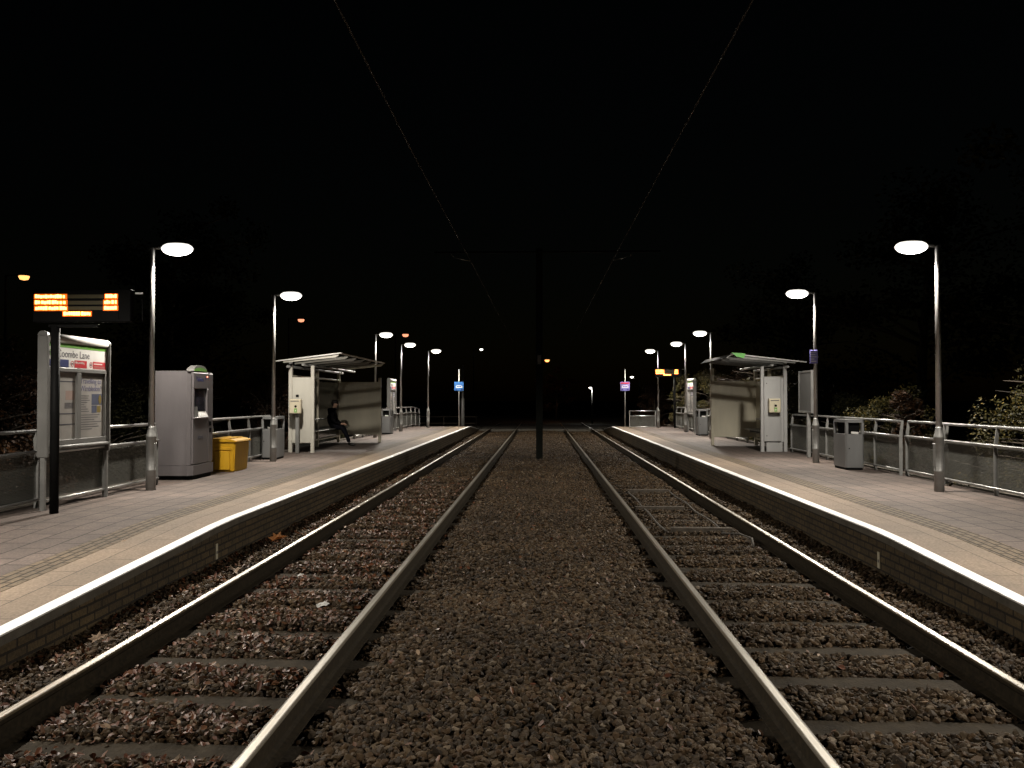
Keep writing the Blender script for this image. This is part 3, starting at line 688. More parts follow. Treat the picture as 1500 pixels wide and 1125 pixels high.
b0 = make_bin(); b0.location = (6.13, 17.15, PZ); tag(b0, 'square silver litter bin with dark slots against the right railing', group='litter bins')
dup(b0, (-6.25, 19.55, PZ), 0.05, 'grey litter bin half hidden behind the lamp post by left shelter')
dup(b0, (-6.10, 33.4, PZ), 0, 'far silver litter bin beyond the left shelter end panel')
dup(b0, (6.12, 32.6, PZ), 0, 'far silver litter bin beyond the right shelter')

# ------------------------------------------------------------------ shelters
def make_shelter(name, label, s, yn, yf, xb, xfn, xff, green_tip):
    """s = -1 left, +1 right platform; near end yn, far end yf; back wall |x|=xb, front of near/far end panels |x|=xfn / xff"""
    t = thing(name, label, 'shelter', (0, 0, PZ))
    X = lambda a: s * a
    def bx(m, xa, xc, ya, yb, za, zb, bev=0.0): m.box(min(X(xa), X(xc)), max(X(xa), X(xc)), ya, yb, za, zb, bev)
    pan = panelwhite if s < 0 else panelsilver
    # posts
    for (xa, ya) in ((xb, yn), (xfn, yn), (xb, yf), (xff, yf), (xb, (yn + yf) / 2)):
        m = MB(); bx(m, xa - 0.045, xa + 0.045, ya - 0.045, ya + 0.045, 0.0, 2.25 if xa != xff or ya != yf else (2.06 if s < 0 else 2.3), 0.008)
        if xa == xfn and ya == yn: m.box(min(X(xa - .05), X(xa + .05)), max(X(xa - .05), X(xa + .05)), ya - .05, ya + .05, 0, 0.02)
        m.build('post', pan if ya == yn else panelbeige, t)
    # near end panel
    m = MB(); bx(m, xfn + 0.046, xb - 0.046, yn - 0.02, yn + 0.02, 0.25, 1.95, 0.006); p = m.build('end_panel', pan, t)
    if s > 0:
        m = MB(); bx(m, xfn + 0.10, xb - 0.08, yn - 0.035, yn + 0.035, 0.0, 0.245, 0.004); m.build('plinth', pan, t)
        m = MB(); bx(m, xfn + 0.02, xb - 0.12, yn - 0.075, yn - 0.023, 0.262, 1.98, 0.02); m.build('cabinet_door', pan, t)
        m = MB()
        for zz in (0.42, 1.80): m.lathe([(0.014, 0), (0.014, 0.006)], 10, (0, 0, 0)); m.xf(Matrix.Identity(4))
        m.bm.clear()
        for zz in (0.42, 1.80):
            for k in range(10): pass
            m.box(X(xfn + 0.10) - 0.012, X(xfn + 0.10) + 0.012, yn - 0.080, yn - 0.0755, zz - 0.012, zz + 0.012, 0.003)
        m.build('door_lock', blackplastic, t)
    # far end panel
    m = MB(); bx(m, xff + 0.046, xb - 0.046, yf - 0.02, yf + 0.02, 0.25, 1.93, 0.006); m.build('end_panel', panelbeige, t)
    # back wall, in two bays
    ym = (yn + yf) / 2
    for ya, yb in ((yn, ym), (ym, yf)):
        m = MB(); bx(m, xb - 0.012, xb + 0.012, ya + 0.046, yb - 0.046, 0.25, 1.90); m.build('back_panel', darkpanel if s < 0 else panelbeige, t)
    for zz in (0.18, 1.96):
        m = MB(); bx(m, xb - 0.03, xb + 0.03, yn + 0.046, yf - 0.046, zz, zz + 0.05, 0.006); m.build('back_rail', panelbeige, t)
    # bench
    m = MB(); bx(m, xb - 0.42, xb - 0.05, yn + 0.5, yf - 0.35, 0.49, 0.525, 0.012); sb = m.build('bench_seat', galv, t)
    m = MB()
    for k in range(3):
        yy = yn + 0.8 + k * (yf - yn - 1.5) / 2
        bx(m, xb - 0.36, xb - 0.05, yy - 0.02, yy + 0.02, 0.42, 0.489)
    m.build('bench_bracket', galv, sb)
    m = MB(); m.tube([(X(xb - 0.07), yn + 0.5, 0.80), (X(xb - 0.07), yf - 0.35, 0.80)], 0.02, 10); m.build('back_bar', galv, t)
    # roof: cantilevered beams rising towards the track carrying thin sheets
    xe, xo = (5.14 if s < 0 else 5.0), 6.85
    y0, y1 = yn - 0.30, yf + (0.55 if s < 0 else 0.15)
    nb = 7 if s < 0 else 5
    def zr(a): return 2.33 + (xo - a) / (xo - xe) * 0.21
    hd = math.radians(0)
    m = MB()
    for i in range(nb):
        yy = y0 + (y1 - y0) * i / (nb - 1)
        m = MB()
        for (ya, yb, dz, h) in ((yy - 0.022, yy + 0.022, 0.0, 0.075),):
            q = [(X(xo - 0.25), zr(xo - 0.25) - h * 0.6), (X(xe + 0.12), zr(xe + 0.12) - h), (X(xe + 0.03), zr(xe) - 0.04), (X(xe + 0.03), zr(xe + 0.03) - 0.006), (X(xo - 0.25), zr(xo - 0.25) - 0.006)]
            m.prism(q, ya, yb)
        m.build('roof_beam', panelwhite if s < 0 else galv, t)
    m = MB()
    for i in range(nb - 1):
        ya = y0 + (y1 - y0) * i / (nb - 1) - 0.03; yb = y0 + (y1 - y0) * (i + 1) / (nb - 1) - 0.045
        q = [(X(xo), zr(xo)), (X(xe), zr(xe)), (X(xe), zr(xe) + 0.022), (X(xo), zr(xo) + 0.022)]
        m.prism(q, ya, yb)
    m.build('roof_sheet', roofglass, t)
    m = MB()
    for i in range(nb - 1):
        ya = y0 + (y1 - y0) * i / (nb - 1) - 0.03; yb = y0 + (y1 - y0) * (i + 1) / (nb - 1) - 0.045
        q = [(X(xe - 0.001), zr(xe) - 0.01), (X(xe - 0.05), zr(xe) + 0.012), (X(xe - 0.05), zr(xe) + 0.028), (X(xe - 0.001), zr(xe) + 0.03)]
        m.prism(q, ya, yb)
    m.build('front_trim', white, t)
    m = MB(); m.prism([(X(xo + 0.02), zr(xo + 0.02) + 0.003), (X(xe - 0.03), zr(xe) + 0.003), (X(xe - 0.03), zr(xe) + 0.036), (X(xo + 0.02), zr(xo) + 0.030)], y0 - 0.075, y0 - 0.032); m.build('end_trim', white, t)
    m = MB()
    for xx in (xb, (xb + xfn) / 2 - 0.1): m.tube([(X(xx), y0 + 0.02, zr(xx) - 0.15), (X(xx), y1 - 0.02, zr(xx) - 0.15)], 0.035, 10)
    m.build('roof_tube', galv, t)
    for ya in (yn, yf):
        m = MB(); bx(m, xb - 0.04, xb + 0.04, ya - 0.04, ya + 0.04, 2.2501, zr(xb) - 0.02, 0.004); m.build('bracket', galv, t)
    if green_tip:
        m = MB(); m.prism([(X(xe - 0.06), zr(xe) + 0.06), (X(xe + 0.30), zr(xe + 0.3) + 0.062), (X(xe + 0.26), zr(xe + .3) - 0.06), (X(xe + 0.06), zr(xe) - 0.045)], y0 - 0.082, y0 - 0.076)
        m.build('green_end_cap', greenlit, t)
        m = MB(); m.prism([(X(xe - 0.065), zr(xe) - 0.01), (X(xe - 0.20), zr(xe) - 0.10), (X(xe - 0.20), zr(xe) - 0.085), (X(xe - 0.065), zr(xe) + 0.012)], y0 - 0.07, y1 - 0.05); m.build('front_canopy_lip', galv, t)
    return t
make_shelter('tram_shelter', 'white-panelled open shelter where a person sits on the left platform', -1, 21.75, 26.95, 6.50, 5.92, 5.17, False)
make_shelter('tram_shelter', 'silver shelter with bright green roof corner on the right platform', 1, 22.55, 25.6, 6.42, 5.82, 5.13, True)

# help points
def help_box(t, x0, y, z0, w=0.30, h=0.37):
    m = MB(); m.box(x0, x0 + w, y - 0.16, y, z0, z0 + h, 0.03, seg=3); b = m.build('housing', cream, t)
    m = MB(); m.box(x0 + 0.04, x0 + w - 0.05, y - 0.1625, y - 0.1605, z0 + h - 0.062, z0 + h - 0.04); m.build('print_line', ink, b)
    m = MB(); m.lathe([(0.032, 0), (0.032, 0.004)], 18); m.xf(FACE_MY(x0 + w * 0.56, y - 0.1605, z0 + 0.185)); m.build('button', blackplastic, b)
    m = MB(); m.box(x0 + w * 0.56 - 0.035, x0 + w * 0.56 + 0.035, y - 0.1625, y - 0.1605, z0 + 0.03, z0 + 0.135); g = m.build('green_notice', green, b)
    m = MB(); m.prism([(x0 + w * 0.56 - 0.016, z0 + 0.06), (x0 + w * 0.56 + 0.016, z0 + 0.06), (x0 + w * 0.56, z0 + 0.11)], y - 0.164, y - 0.1627); m.build('notice_mark', white, g)
    return b
t = thing('help_point', 'cream help point box on a grey post before the left shelter panel', 'help point', (-6.23, 21.42, PZ), 0, 'help points')
m = MB(); m.box(-0.045, 0.045, -0.02, 0.05, 0.0, 1.12, 0.008); m.build('post', galv, t)
help_box(t, -0.17, 0.02, 1.015)
m = MB(); m.box(-0.03, 0.04, -0.03, 0.0, 1.43, 1.50, 0.004); m.build('sensor', blackplastic, t)
t = thing('help_point', 'cream help point box mounted on the right shelter silver panel', 'help point', (6.06, 22.46, PZ), 0, 'help points')
bb = help_box(t, -0.12, 0.0, 1.03)
m = MB()
for k in range(5): m.box(0.0, 0.02, -0.1625, -0.1605, 1.13 + k * 0.03, 1.145 + k * 0.03)
m.build('speaker_slots', ink, bb)

# blank board on a post
t = thing('blank_board', 'framed blank grey board on a post beside the right shelter', 'notice board', (6.36, 20.30, PZ))
m = MB(); m.box(-0.04, 0.04, 0.06, 0.14, 0.0, 1.05, 0.006); m.build('post', galv, t)
m = MB(); m.box(-0.03, 0.03, -0.20, -0.15, 1.05, 2.07, 0.006); m.box(-0.03, 0.03, 0.75, 0.80, 1.05, 2.07, 0.006); m.box(-0.03, 0.03, -0.149, 0.749, 2.02, 2.07, 0.006); m.box(-0.03, 0.03, -0.149, 0.749, 1.05, 1.10, 0.006); m.build('frame', steel, t)
m = MB(); m.box(-0.018, 0.018, -0.149, 0.749, 1.101, 2.019); m.build('board', boardgrey, t)

# ------------------------------------------------------------------ railings
def railing(label, x0, ys, loc_z=PZ, top_from=0):
    """run of railing parallel to the track at |x|=x0, posts at ys"""
    t = thing('railing', label, 'railing', (x0, 0, loc_z), 0, 'platform railings')
    sgn = -1 if x0 < 0 else 1
    for iy, y in enumerate(ys):
        z = plat_z(y, sgn) - PZ
        if iy < top_from: continue
        m = MB(); m.box(-0.03, 0.03, y - 0.008, y + 0.008, z - 0.02, z + 0.72)
        m.prism([(0.03 * -sgn, z + 0.72), (0.03 * sgn, z + 0.72), (0.03 * sgn + 0.02 * sgn, z + 0.98), (0.01 * sgn, z + 0.98)], y - 0.008, y + 0.008)
        m.build('post', galv, t)
    ya, yb = ys[0], ys[-1]; za, zb = plat_z(ya, sgn) - PZ, plat_z(yb, sgn) - PZ
    for nm, h, r, off in (('top_rail', 0.985, 0.024, 0.03 * sgn), ('middle_rail', 0.72, 0.021, -0.035 * sgn), ('bottom_rail', 0.11, 0.019, -0.035 * sgn)):
        m = MB(); pts = [(off, y, plat_z(y, sgn) - PZ + h) for y in ys]
        if nm == 'top_rail': pts = pts[top_from:]
        m.tube(pts, r, 10)
        m.build(nm, steel, t)
    for a, b in zip(ys, ys[1:]):
        z1, z2 = plat_z(a, sgn) - PZ, plat_z(b, sgn) - PZ
        m = MB(); m.quad((0, a + 0.02, z1 + 0.13), (0, b - 0.02, z2 + 0.13), (0, b - 0.02, z2 + 0.70), (0, a + 0.02, z1 + 0.70)); m.build('mesh_panel', meshm, t)
    return t
def span(a, b, n): return [a + (b - a) * i / n for i in range(n + 1)]
railing('railing on the left ramp that ends at the station name totem', -6.45, span(4.0, 10.62, 5))
railing('short railing behind the totem reaching the nearest left lamp post', -6.25, [10.39, 11.93, 13.55], top_from=1)
railing('railing behind the yellow grit bin before the left shelter', -6.45, [15.35, 16.4, 17.35, 18.5, 20.0])
railing('far left railing beyond the shelter, ending at the last bays', -6.45, span(29.0, 44.6, 11))
railing('right ramp railing running past the nearest right lamp post', 6.52, span(4.4, 14.0, 6))
railing('set-back railing bay just beyond the nearest right lamp post', 6.60, [14.08, 15.54])
railing('railing behind the square silver bin, ending at right shelter', 6.52, [15.62, 16.8, 18.3, 19.6, 21.0, 22.3])
railing('far right railing beyond the right shelter and totem', 6.50, span(27.0, 41.0, 10))
t = thing('end_railing', 'low railing standing across the far end of the right platform', 'railing', (4.28, 41.3, PZ), 0, 'platform railings')
for xx in (0.0, 1.25):
    m = MB(); m.box(xx - 0.02, xx + 0.02, -0.02, 0.02, 0, 0.79, 0.004); m.build('post', steel, t)
for nm, zz in (('top_rail', 0.80), ('middle_rail', 0.56), ('bottom_rail', 0.03)):
    m = MB(); m.tube([(-0.02, 0, zz), (1.27, 0, zz)], 0.021, 10); m.build(nm, steel, t)
m = MB(); m.quad((0.03, 0, 0.05), (1.22, 0, 0.05), (1.22, 0, 0.54), (0.03, 0, 0.54)); m.build('mesh_panel', meshm, t)
# far low fence beyond the left platform end
t = thing('low_fence', 'dim low fence beyond the left platform end behind the tram sign', 'fence', (-10.0, 52.0, -0.38))
m = MB()
for zz in (0.55, 0.95): m.box(0, 6.0, -0.02, 0.02, zz, zz + 0.06)
m.build('rail', timber, t)
for k in range(7):
    m = MB(); m.box(k - 0.04, k + 0.04, -0.05, -0.021, 0, 1.05); m.build('post', timber, t)

# ------------------------------------------------------------------ tram signs, masts and wires
def tram_sign(label, loc, col, top):
    t = thing('tram_sign', label, 'sign', loc, 0, 'tram signs')
    m = MB(); m.lathe([(0.032, 0), (0.030, 2.85)], 12); m.build('pole', galv, t)
    m = MB(); m.box(-0.23, 0.23, -0.055, -0.04, 1.78, 2.22, 0.008); pl = m.build('plate', col, t)
    m = MB(); pts = [(-0.17, 1.94), (-0.15, 2.02), (-0.10, 2.055), (0.10, 2.055), (0.15, 2.02), (0.17, 1.94), (0.10, 1.925), (-0.10, 1.925)]
    m.prism(pts, -0.0585, -0.0555); m.build('tram_symbol', white, pl)
    m = MB()
    for k in range(3): m.box(-0.115 + k * 0.08, -0.045 + k * 0.08, -0.0605, -0.059, 1.965, 2.025)
    m.build('tram_symbol_window', col, pl)
    m = MB(); m.box(-0.18, -0.09, -0.0585, -0.0555, 1.82, 1.87); m.box(0.09, 0.18, -0.0585, -0.0555, 1.82, 1.87); m.build('small_mark', navy, pl)
    if top:
        m = MB(); m.box(-0.20, 0.20, -0.0585, -0.0555, 2.12, 2.19); m.build('top_band', top, pl)
    return t
tram_sign('blue tram symbol sign on a pole at the left platform end', (-4.03, 41.4, PZ), blue, None)
tram_sign('mauve and red tram symbol sign at the right platform end', (4.10, 41.7, PZ), mauve, red)
t = thing('overhead_mast', 'dark central mast between the two tracks carrying the overhead arms', 'mast', (-0.06, 25.4, -0.14))
m = MB(); m.box(-0.10, 0.10, -0.10, -0.085, 0, 6.35); m.box(-0.10, 0.10, 0.085, 0.10, 0, 6.35); m.box(-0.012, 0.012, -0.0849, 0.0849, 0, 6.35); m.build('column', mastpaint, t)
m = MB(); m.box(-0.19, 0.19, -0.19, 0.19, -0.1, 0.035, 0.01); m.build('footing', concrete, t)
m = MB(); m.box(-0.052, 0.052, -0.115, -0.102, 2.88, 3.15, 0.003); m.build('number_plate', galv, t)
m = MB(); m.tube([(-3.15, -0.13, 6.24), (3.6, -0.13, 6.24)], 0.030, 10); a = m.build('cross_arm', mastpaint, t)
for s_, x1 in ((-1, -2.05), (1, 2.18)):
    m = MB(); m.tube([(x1 + s_ * 0.52, -0.13, 6.10), (x1 + 0.02 * s_, -0.13, 5.975)], 0.016, 8); m.build('registration_arm', steel, a)
    m = MB(); m.tube([(x1 + s_ * 0.52, -0.13, 6.10), (x1 + s_ * 0.6, -0.13, 6.21)], 0.012, 8); m.build('dropper', galv, a)
for x, lb in ((-2.11, 'thin overhead contact wire above the left track'), (2.12, 'thin overhead contact wire above the right track')):
    m = MB(); m.tube([(x + 0.08, -8, 5.80), (x + 0.04, 3, 5.74), (x, 14, 5.75), (x, 25.27, 5.82), (x * 0.97, 60, 5.78)], 0.0115, 8)
    tag(m.build('overhead_wire', wiremat), lb, 'wire', 'overhead contact wires')
t = thing('far_mast', 'pale slim mast beside the blue tram sign at platform end', 'mast', (-4.40, 47.3, 0.0))
m = MB(); m.lathe([(0.11, 0), (0.10, 1.7), (0.06, 1.75), (0.05, 3.6)], 14); m.build('column', galv, t)

# cable frame lying in the right track
t = thing('cable_frame', 'low timber and cable frame lying between the right track rails', 'cable frame', (2.10, 0, -0.115))
for y, w, tl in ((16.75, 0.80, 0.0), (14.15, 0.82, 0.01), (11.85, 0.84, -0.01)):
    m = MB(); m.box(-w / 2, w / 2, y - 0.045, y + 0.045, -0.05, 0.042, 0.008, Matrix.Rotation(tl, 4, 'Z')); m.build('crossbar', timber, t)
for s_ in (-1, 1):
    pts = [(s_ * (0.40 + 0.006 * math.sin(y * 2.1 + s_)), y, 0.008 + 0.012 * math.sin(y * 3.0 + s_)) for y in [11.7 + 0.25 * k for k in range(21)]]
    m = MB(); m.tube(pts, 0.013, 8); m.build('cable', cable, t)
m = MB(); m.tube([(0.30, 11.4, 0.03), (0.50, 11.25, 0.05), (0.60, 11.0, 0.03), (0.56, 10.75, -0.03)], 0.014, 8); m.build('cable_tail', cable, t)

# marker plates on the platform walls
for x, y, sx, lb in ((-3.60, 9.30, 1, 'small pale marker plate on the left platform brick wall'), (3.54, 9.05, -1, 'small pale marker plate on the right platform brick wall')):
    t = thing('marker_plate', lb, 'marker', (x, y, 0.0), 0, 'wall marker plates')
    m = MB(); m.box(-0.004, 0.004, -0.03, 0.03, -0.07, 0.10, 0.002); m.build('plate', cream, t)
    m = MB(); m.box(sx * 0.004 - 0.001, sx * 0.004 + 0.0025, -0.014, 0.014, -0.01, 0.02); m.build('mark', ink, t)

# loose leaves and litter that can be told apart
def big_leaf(name, label, cat, x, y, size, material, rz, curl=0.5, dz=0.03):
    pts = []
    for k in range(14):
        a = 2 * math.pi * k / 14
        r = size * (1.0 if k % 2 == 0 else (0.55 if 'leaf' in name else 0.86)) * (1.25 if k == 0 else 1)
        pts.append(Vector((r * math.cos(a), 0.75 * r * math.sin(a), curl * abs(0.75 * r * math.sin(a)) + 0.12 * r * math.sin(3 * a))))
    m = MB(); c = m.bm.verts.new((0, 0, 0)); vv = [m.bm.verts.new(p) for p in pts]
    for k in range(14): m.bm.faces.new((c, vv[k], vv[(k + 1) % 14]))
    r_ = bmesh.ops.solidify(m.bm, geom=list(m.bm.faces), thickness=0.0012)
    o = m.build(name, material)
    z = float(bed_height(np.array([x]), np.array([y]))[0])
    o.location = (x, y, z + dz); o.rotation_euler = (R(18), R(-12), rz); tag(o, label, cat)
big_leaf('fallen_leaf', 'large upright orange leaf by the left outer rail', 'leaf', -3.17, 10.1, 0.11, leaforange, 0.6, 0.9, 0.13)
big_leaf('fallen_leaf', 'curled tan leaf nearer the camera by the left outer rail', 'leaf', -3.14, 8.57, 0.085, leafpale, 2.0, 0.9, 0.09)
big_leaf('fallen_leaf', 'pale pinkish leaf beside the left outer rail near the corner', 'leaf', -3.28, 6.18, 0.07, leafpale, 1.0, 0.5, 0.07)
big_leaf('litter_scrap', 'white paper scrap, the larger one in the left track', 'litter', -1.95, 7.5, 0.055, litterwhite, 0.3, 0.3, 0.035)
big_leaf('litter_scrap', 'white paper scrap, the farther one in the left track', 'litter', -2.50, 8.75, 0.05, litterwhite, 1.3, 0.3, 0.035)
big_leaf('fallen_leaf', 'small dry leaf lying on the left platform buff slabs', 'leaf', -4.15, 8.3, 0.03, leafpale, 0.5, 0.5, 0.39)

# ------------------------------------------------------------------ the seated person
def skin_body(name, joints, edges, root, material, parent=None, sub=2):
    me = bpy.data.meshes.new(name); me.from_pydata([j[:3] for j in joints], edges, [])
    o = bpy.data.objects.new(name, me); COL.objects.link(o)
    md = o.modifiers.new('Skin', 'SKIN'); md.use_smooth_shade = True
    sv = me.skin_vertices[0].data
    for i, j in enumerate(joints):
        rr = j[3]; sv[i].radius = (rr, rr) if not isinstance(rr, tuple) else rr; sv[i].use_root = (i == root)
    s = o.modifiers.new('Sub', 'SUBSURF'); s.levels = sub; s.render_levels = sub
    dg = bpy.context.evaluated_depsgraph_get(); dg.update()
    m2 = bpy.data.meshes.new_from_object(o.evaluated_get(dg)); m2.materials.clear(); m2.materials.append(material)
    bpy.data.objects.remove(o)
    for p in m2.polygons: p.use_smooth = True
    o = bpy.data.objects.new(name, m2); COL.objects.link(o)
    if parent: o.parent = parent
    return o
P = thing('person', 'person in dark jacket and trousers sitting on the left shelter bench', 'person', (-6.27, 25.0, PZ))
# faces +X; seat at z 0.525; x forward
J = [(0.04, 0, 0.60, (0.13, 0.17)),      # 0 pelvis
     (0.03, 0, 0.76, (0.12, 0.155)), (0.05, 0, 0.92, (0.115, 0.16)), (0.07, 0, 1.02, (0.085, 0.15)), (0.10, 0, 1.09, 0.055), (0.125, 0, 1.14, 0.05),   # spine 1-5 neck
     (0.145, 0, 1.20, (0.085, 0.07)), (0.15, 0, 1.27, (0.09, 0.072)),                      # 6,7 head
     (0.08, 0.19, 0.99, 0.062), (0.12, 0.25, 0.76, 0.05), (0.27, 0.17, 0.66, 0.040), (0.33, 0.13, 0.655, 0.028),        # 8-11 left arm
     (0.08, -0.19, 0.99, 0.062), (0.12, -0.25, 0.76, 0.05), (0.27, -0.17, 0.66, 0.040), (0.33, -0.12, 0.655, 0.028),    # 12-15 right arm
     (0.10, 0.10, 0.59, 0.095), (0.36, 0.12, 0.55, 0.075), (0.46, 0.11, 0.30, 0.058), (0.52, 0.11, 0.09, 0.042),            # 16-19 left leg
     (0.10, -0.10, 0.59, 0.095), (0.38, -0.12, 0.54, 0.075), (0.52, -0.10, 0.30, 0.058), (0.60, -0.10, 0.09, 0.042)]        # 20-23 right leg
E_ = [(0, 1), (1, 2), (2, 3), (3, 4), (4, 5), (5, 6), (6, 7), (3, 8), (8, 9), (9, 10), (10, 11), (3, 12), (12, 13), (13, 14), (14, 15), (0, 16), (16, 17), (17, 18), (18, 19), (0, 20), (20, 21), (21, 22), (22, 23)]
body = skin_body('body', J, E_, 0, jacket, P)
body.data.materials.append(trousers); body.data.materials.append(skin)
for p in body.data.polygons:
    c = p.center
    if c.z > 1.125: p.material_index = 2
    elif c.x > 0.16 and c.z < 0.625 and not (abs(c.y) > 0.13 and c.z > 0.635): p.material_index = 1
    elif c.z < 0.54: p.material_index = 1
# face: nose, brow, mouth, ears; hair
m = MB(); m.prism([(0.225, 1.215), (0.262, 1.222), (0.232, 1.262)], -0.014, 0.014); m.build('nose', skin, P)
m = MB(); m.box(0.226, 0.236, -0.026, 0.026, 1.180, 1.188, 0.003); m.build('mouth', red, P)
for s_ in (-1, 1):
    m = MB(); m.lathe([(0, 0.010), (0.009, 0.004), (0.009, -0.004), (0, -0.010)], 10, (0.231, s_ * 0.03, 1.252)); m.build('eye', black, P)
    m = MB(); m.lathe([(0, 0.03), (0.016, 0.012), (0.014, -0.015), (0, -0.03)], 10, (0.14, s_ * 0.075, 1.235), 1.0, 0.5); m.build('ear', skin, P)
m = MB(); m.lathe([(0.106, -0.012), (0.112, 0.02), (0.10, 0.06), (0.06, 0.092), (0, 0.102)], 20, (0.128, 0, 1.268), 1.0, 0.84)
m.lathe([(0.03, -0.085), (0.055, -0.06), (0.07, -0.02), (0.07, 0.0)], 16, (0.085, 0, 1.265), 0.9, 1.05); m.build('hair', hairm, P)
# collar / hood and jacket hem
m = MB(); m.lathe([(0.085, -0.03), (0.10, 0.0), (0.088, 0.035), (0.075, 0.04)], 18, (0.085, 0, 1.085), 1.05, 1.15); m.build('collar', jacket, P)
m = MB(); m.lathe([(0.07, 0.06), (0.105, 0.02), (0.095, -0.05), (0.04, -0.10)], 16, (-0.005, 0, 1.06), 0.75, 1.3); m.build('hood', jacket, P)
# hands: palm, four fingers, thumb, resting together on the lap
for s_ in (-1, 1):
    hj = [(0.335, 0.125 * s_, 0.655, 0.020), (0.375, 0.105 * s_, 0.652, (0.013, 0.03)), (0.405, 0.09 * s_, 0.645, (0.012, 0.032))]
    he = [(0, 1), (1, 2)]
    for k, (dy, ln) in enumerate(((-0.027, 0.058), (-0.009, 0.068), (0.009, 0.064), (0.027, 0.05))):
        b = len(hj); y = 0.09 * s_ + dy
        hj += [(0.42, y, 0.642, 0.0088), (0.42 + ln * 0.5, y - 0.006 * s_, 0.632, 0.0082), (0.42 + ln * 0.85, y - 0.01 * s_, 0.605, 0.007)]
        he += [(2, b), (b, b + 1), (b + 1, b + 2)]
    b = len(hj); hj += [(0.375, (0.105 - 0.04) * s_, 0.655, 0.010), (0.405, (0.105 - 0.068) * s_, 0.65, 0.008)]; he += [(1, b), (b, b + 1)]
    skin_body('hand', hj, he, 0, skin, P, 1)
# shoes
for fx, fy in ((0.53, 0.11), (0.61, -0.10)):
    sj = [(fx - 0.03, fy, 0.045, 0.042), (fx + 0.03, fy, 0.045, 0.042), (fx + 0.11, fy, 0.035, (0.032, 0.042)), (fx + 0.17, fy, 0.03, (0.026, 0.036))]
    skin_body('shoe', sj, [(0, 1), (1, 2), (2, 3)], 0, shoes, P, 1)

# ------------------------------------------------------------------ vegetation
def foliage(name, centers, radii, per, size, material, parent):
    """leaf-sized diamonds spread through overlapping clumps"""
    pts = []
    for (c, r) in zip(centers, radii):
        d = rng.normal(size=(per, 3)); d /= np.linalg.norm(d, axis=1)[:, None]
        rad = r * rng.random(per) ** 0.45
        p = d * rad[:, None] * np.array([1, 1, 0.8]) + c
        pts.append(p)
    p = np.concatenate(pts); n = len(p)
    a = rng.normal(size=(n, 3)); a[:, 2] *= 0.6; a /= np.linalg.norm(a, axis=1)[:, None]
    b = np.cross(a, rng.normal(size=(n, 3))); b /= np.linalg.norm(b, axis=1)[:, None]
    s = rng.uniform(0.6, 1.3, n)[:, None] * size
    V = np.stack([p - a * s, p - b * s * 0.5 + a * s * 0.1, p + a * s, p + b * s * 0.5 + a * s * 0.1], 1)
    F = np.arange(n * 4).reshape(n, 4)
    return np_mesh(name, V.reshape(-1, 3), F, material, parent)
def tree(name, label, cat, x, y, h, spread, material, group, trunk_h=0.35, clumps=26, per=170, leaf=0.07, z=-0.40, cname='crown'):
    t = thing(name, label, cat, (x, y, z), 0, group)
    m = MB(); ends = []
    lean = Vector((random.uniform(-.06, .06), random.uniform(-.06, .06), 1)) * h
    tr = 0.022 * h + 0.02
    m.tube([(0, 0, 0), tuple(lean * 0.3), tuple(lean * 0.6), tuple(lean * 0.88)], [tr, tr * 0.75, tr * 0.5, tr * 0.12], 8)
    for k in range(int(clumps * 0.7)):
        f = random.uniform(trunk_h * 0.8, 0.85); st = lean * f; a = random.uniform(0, 2 * math.pi)
        L = spread * random.uniform(0.45, 1.0) * (1.15 - 0.6 * max(0, f - 0.4)); up = random.uniform(0.05, 0.5) * L
        mid = st + Vector((math.cos(a) * L * 0.5, math.sin(a) * L * 0.5, up * 0.7)); en = st + Vector((math.cos(a) * L, math.sin(a) * L, up))
        m.tube([tuple(st), tuple(mid), tuple(en)], [tr * 0.3, tr * 0.2, tr * 0.06], 5); ends += [en, mid]
    m.build('trunk', bark, t)
    cs, rs = [], []
    if trunk_h < 0.2:                                               # bush: clumps fill a lopsided dome down to the ground
        ends = []; ex = random.uniform(0.8, 1.15)
        for k in range(clumps * 2):
            a = random.uniform(0, 2 * math.pi); q = random.random() ** 0.5; hh = random.uniform(0.08, 0.95)
            wd = spread * math.sqrt(max(0.05, 1 - (hh * 0.95) ** 2)) * random.uniform(0.75, 1.05)
            cs.append(np.array([math.cos(a) * q * wd * ex, math.sin(a) * q * wd, hh * h])); rs.append(spread * random.uniform(0.13, 0.27))
    for e in ends[:clumps]: cs.append(np.array(e) + rng.normal(0, 0.06 * spread, 3)); rs.append(spread * random.uniform(0.16, 0.34))
    for k in range(max(4, clumps // 4)):
        cs.append(np.array(lean) * random.uniform(0.6, 0.98) + rng.normal(0, 0.16 * spread, 3)); rs.append(spread * random.uniform(0.18, 0.32))
    foliage(cname, cs, rs, per, leaf, material, t)
    return t
SH = 'shrubs and small trees behind the railings'
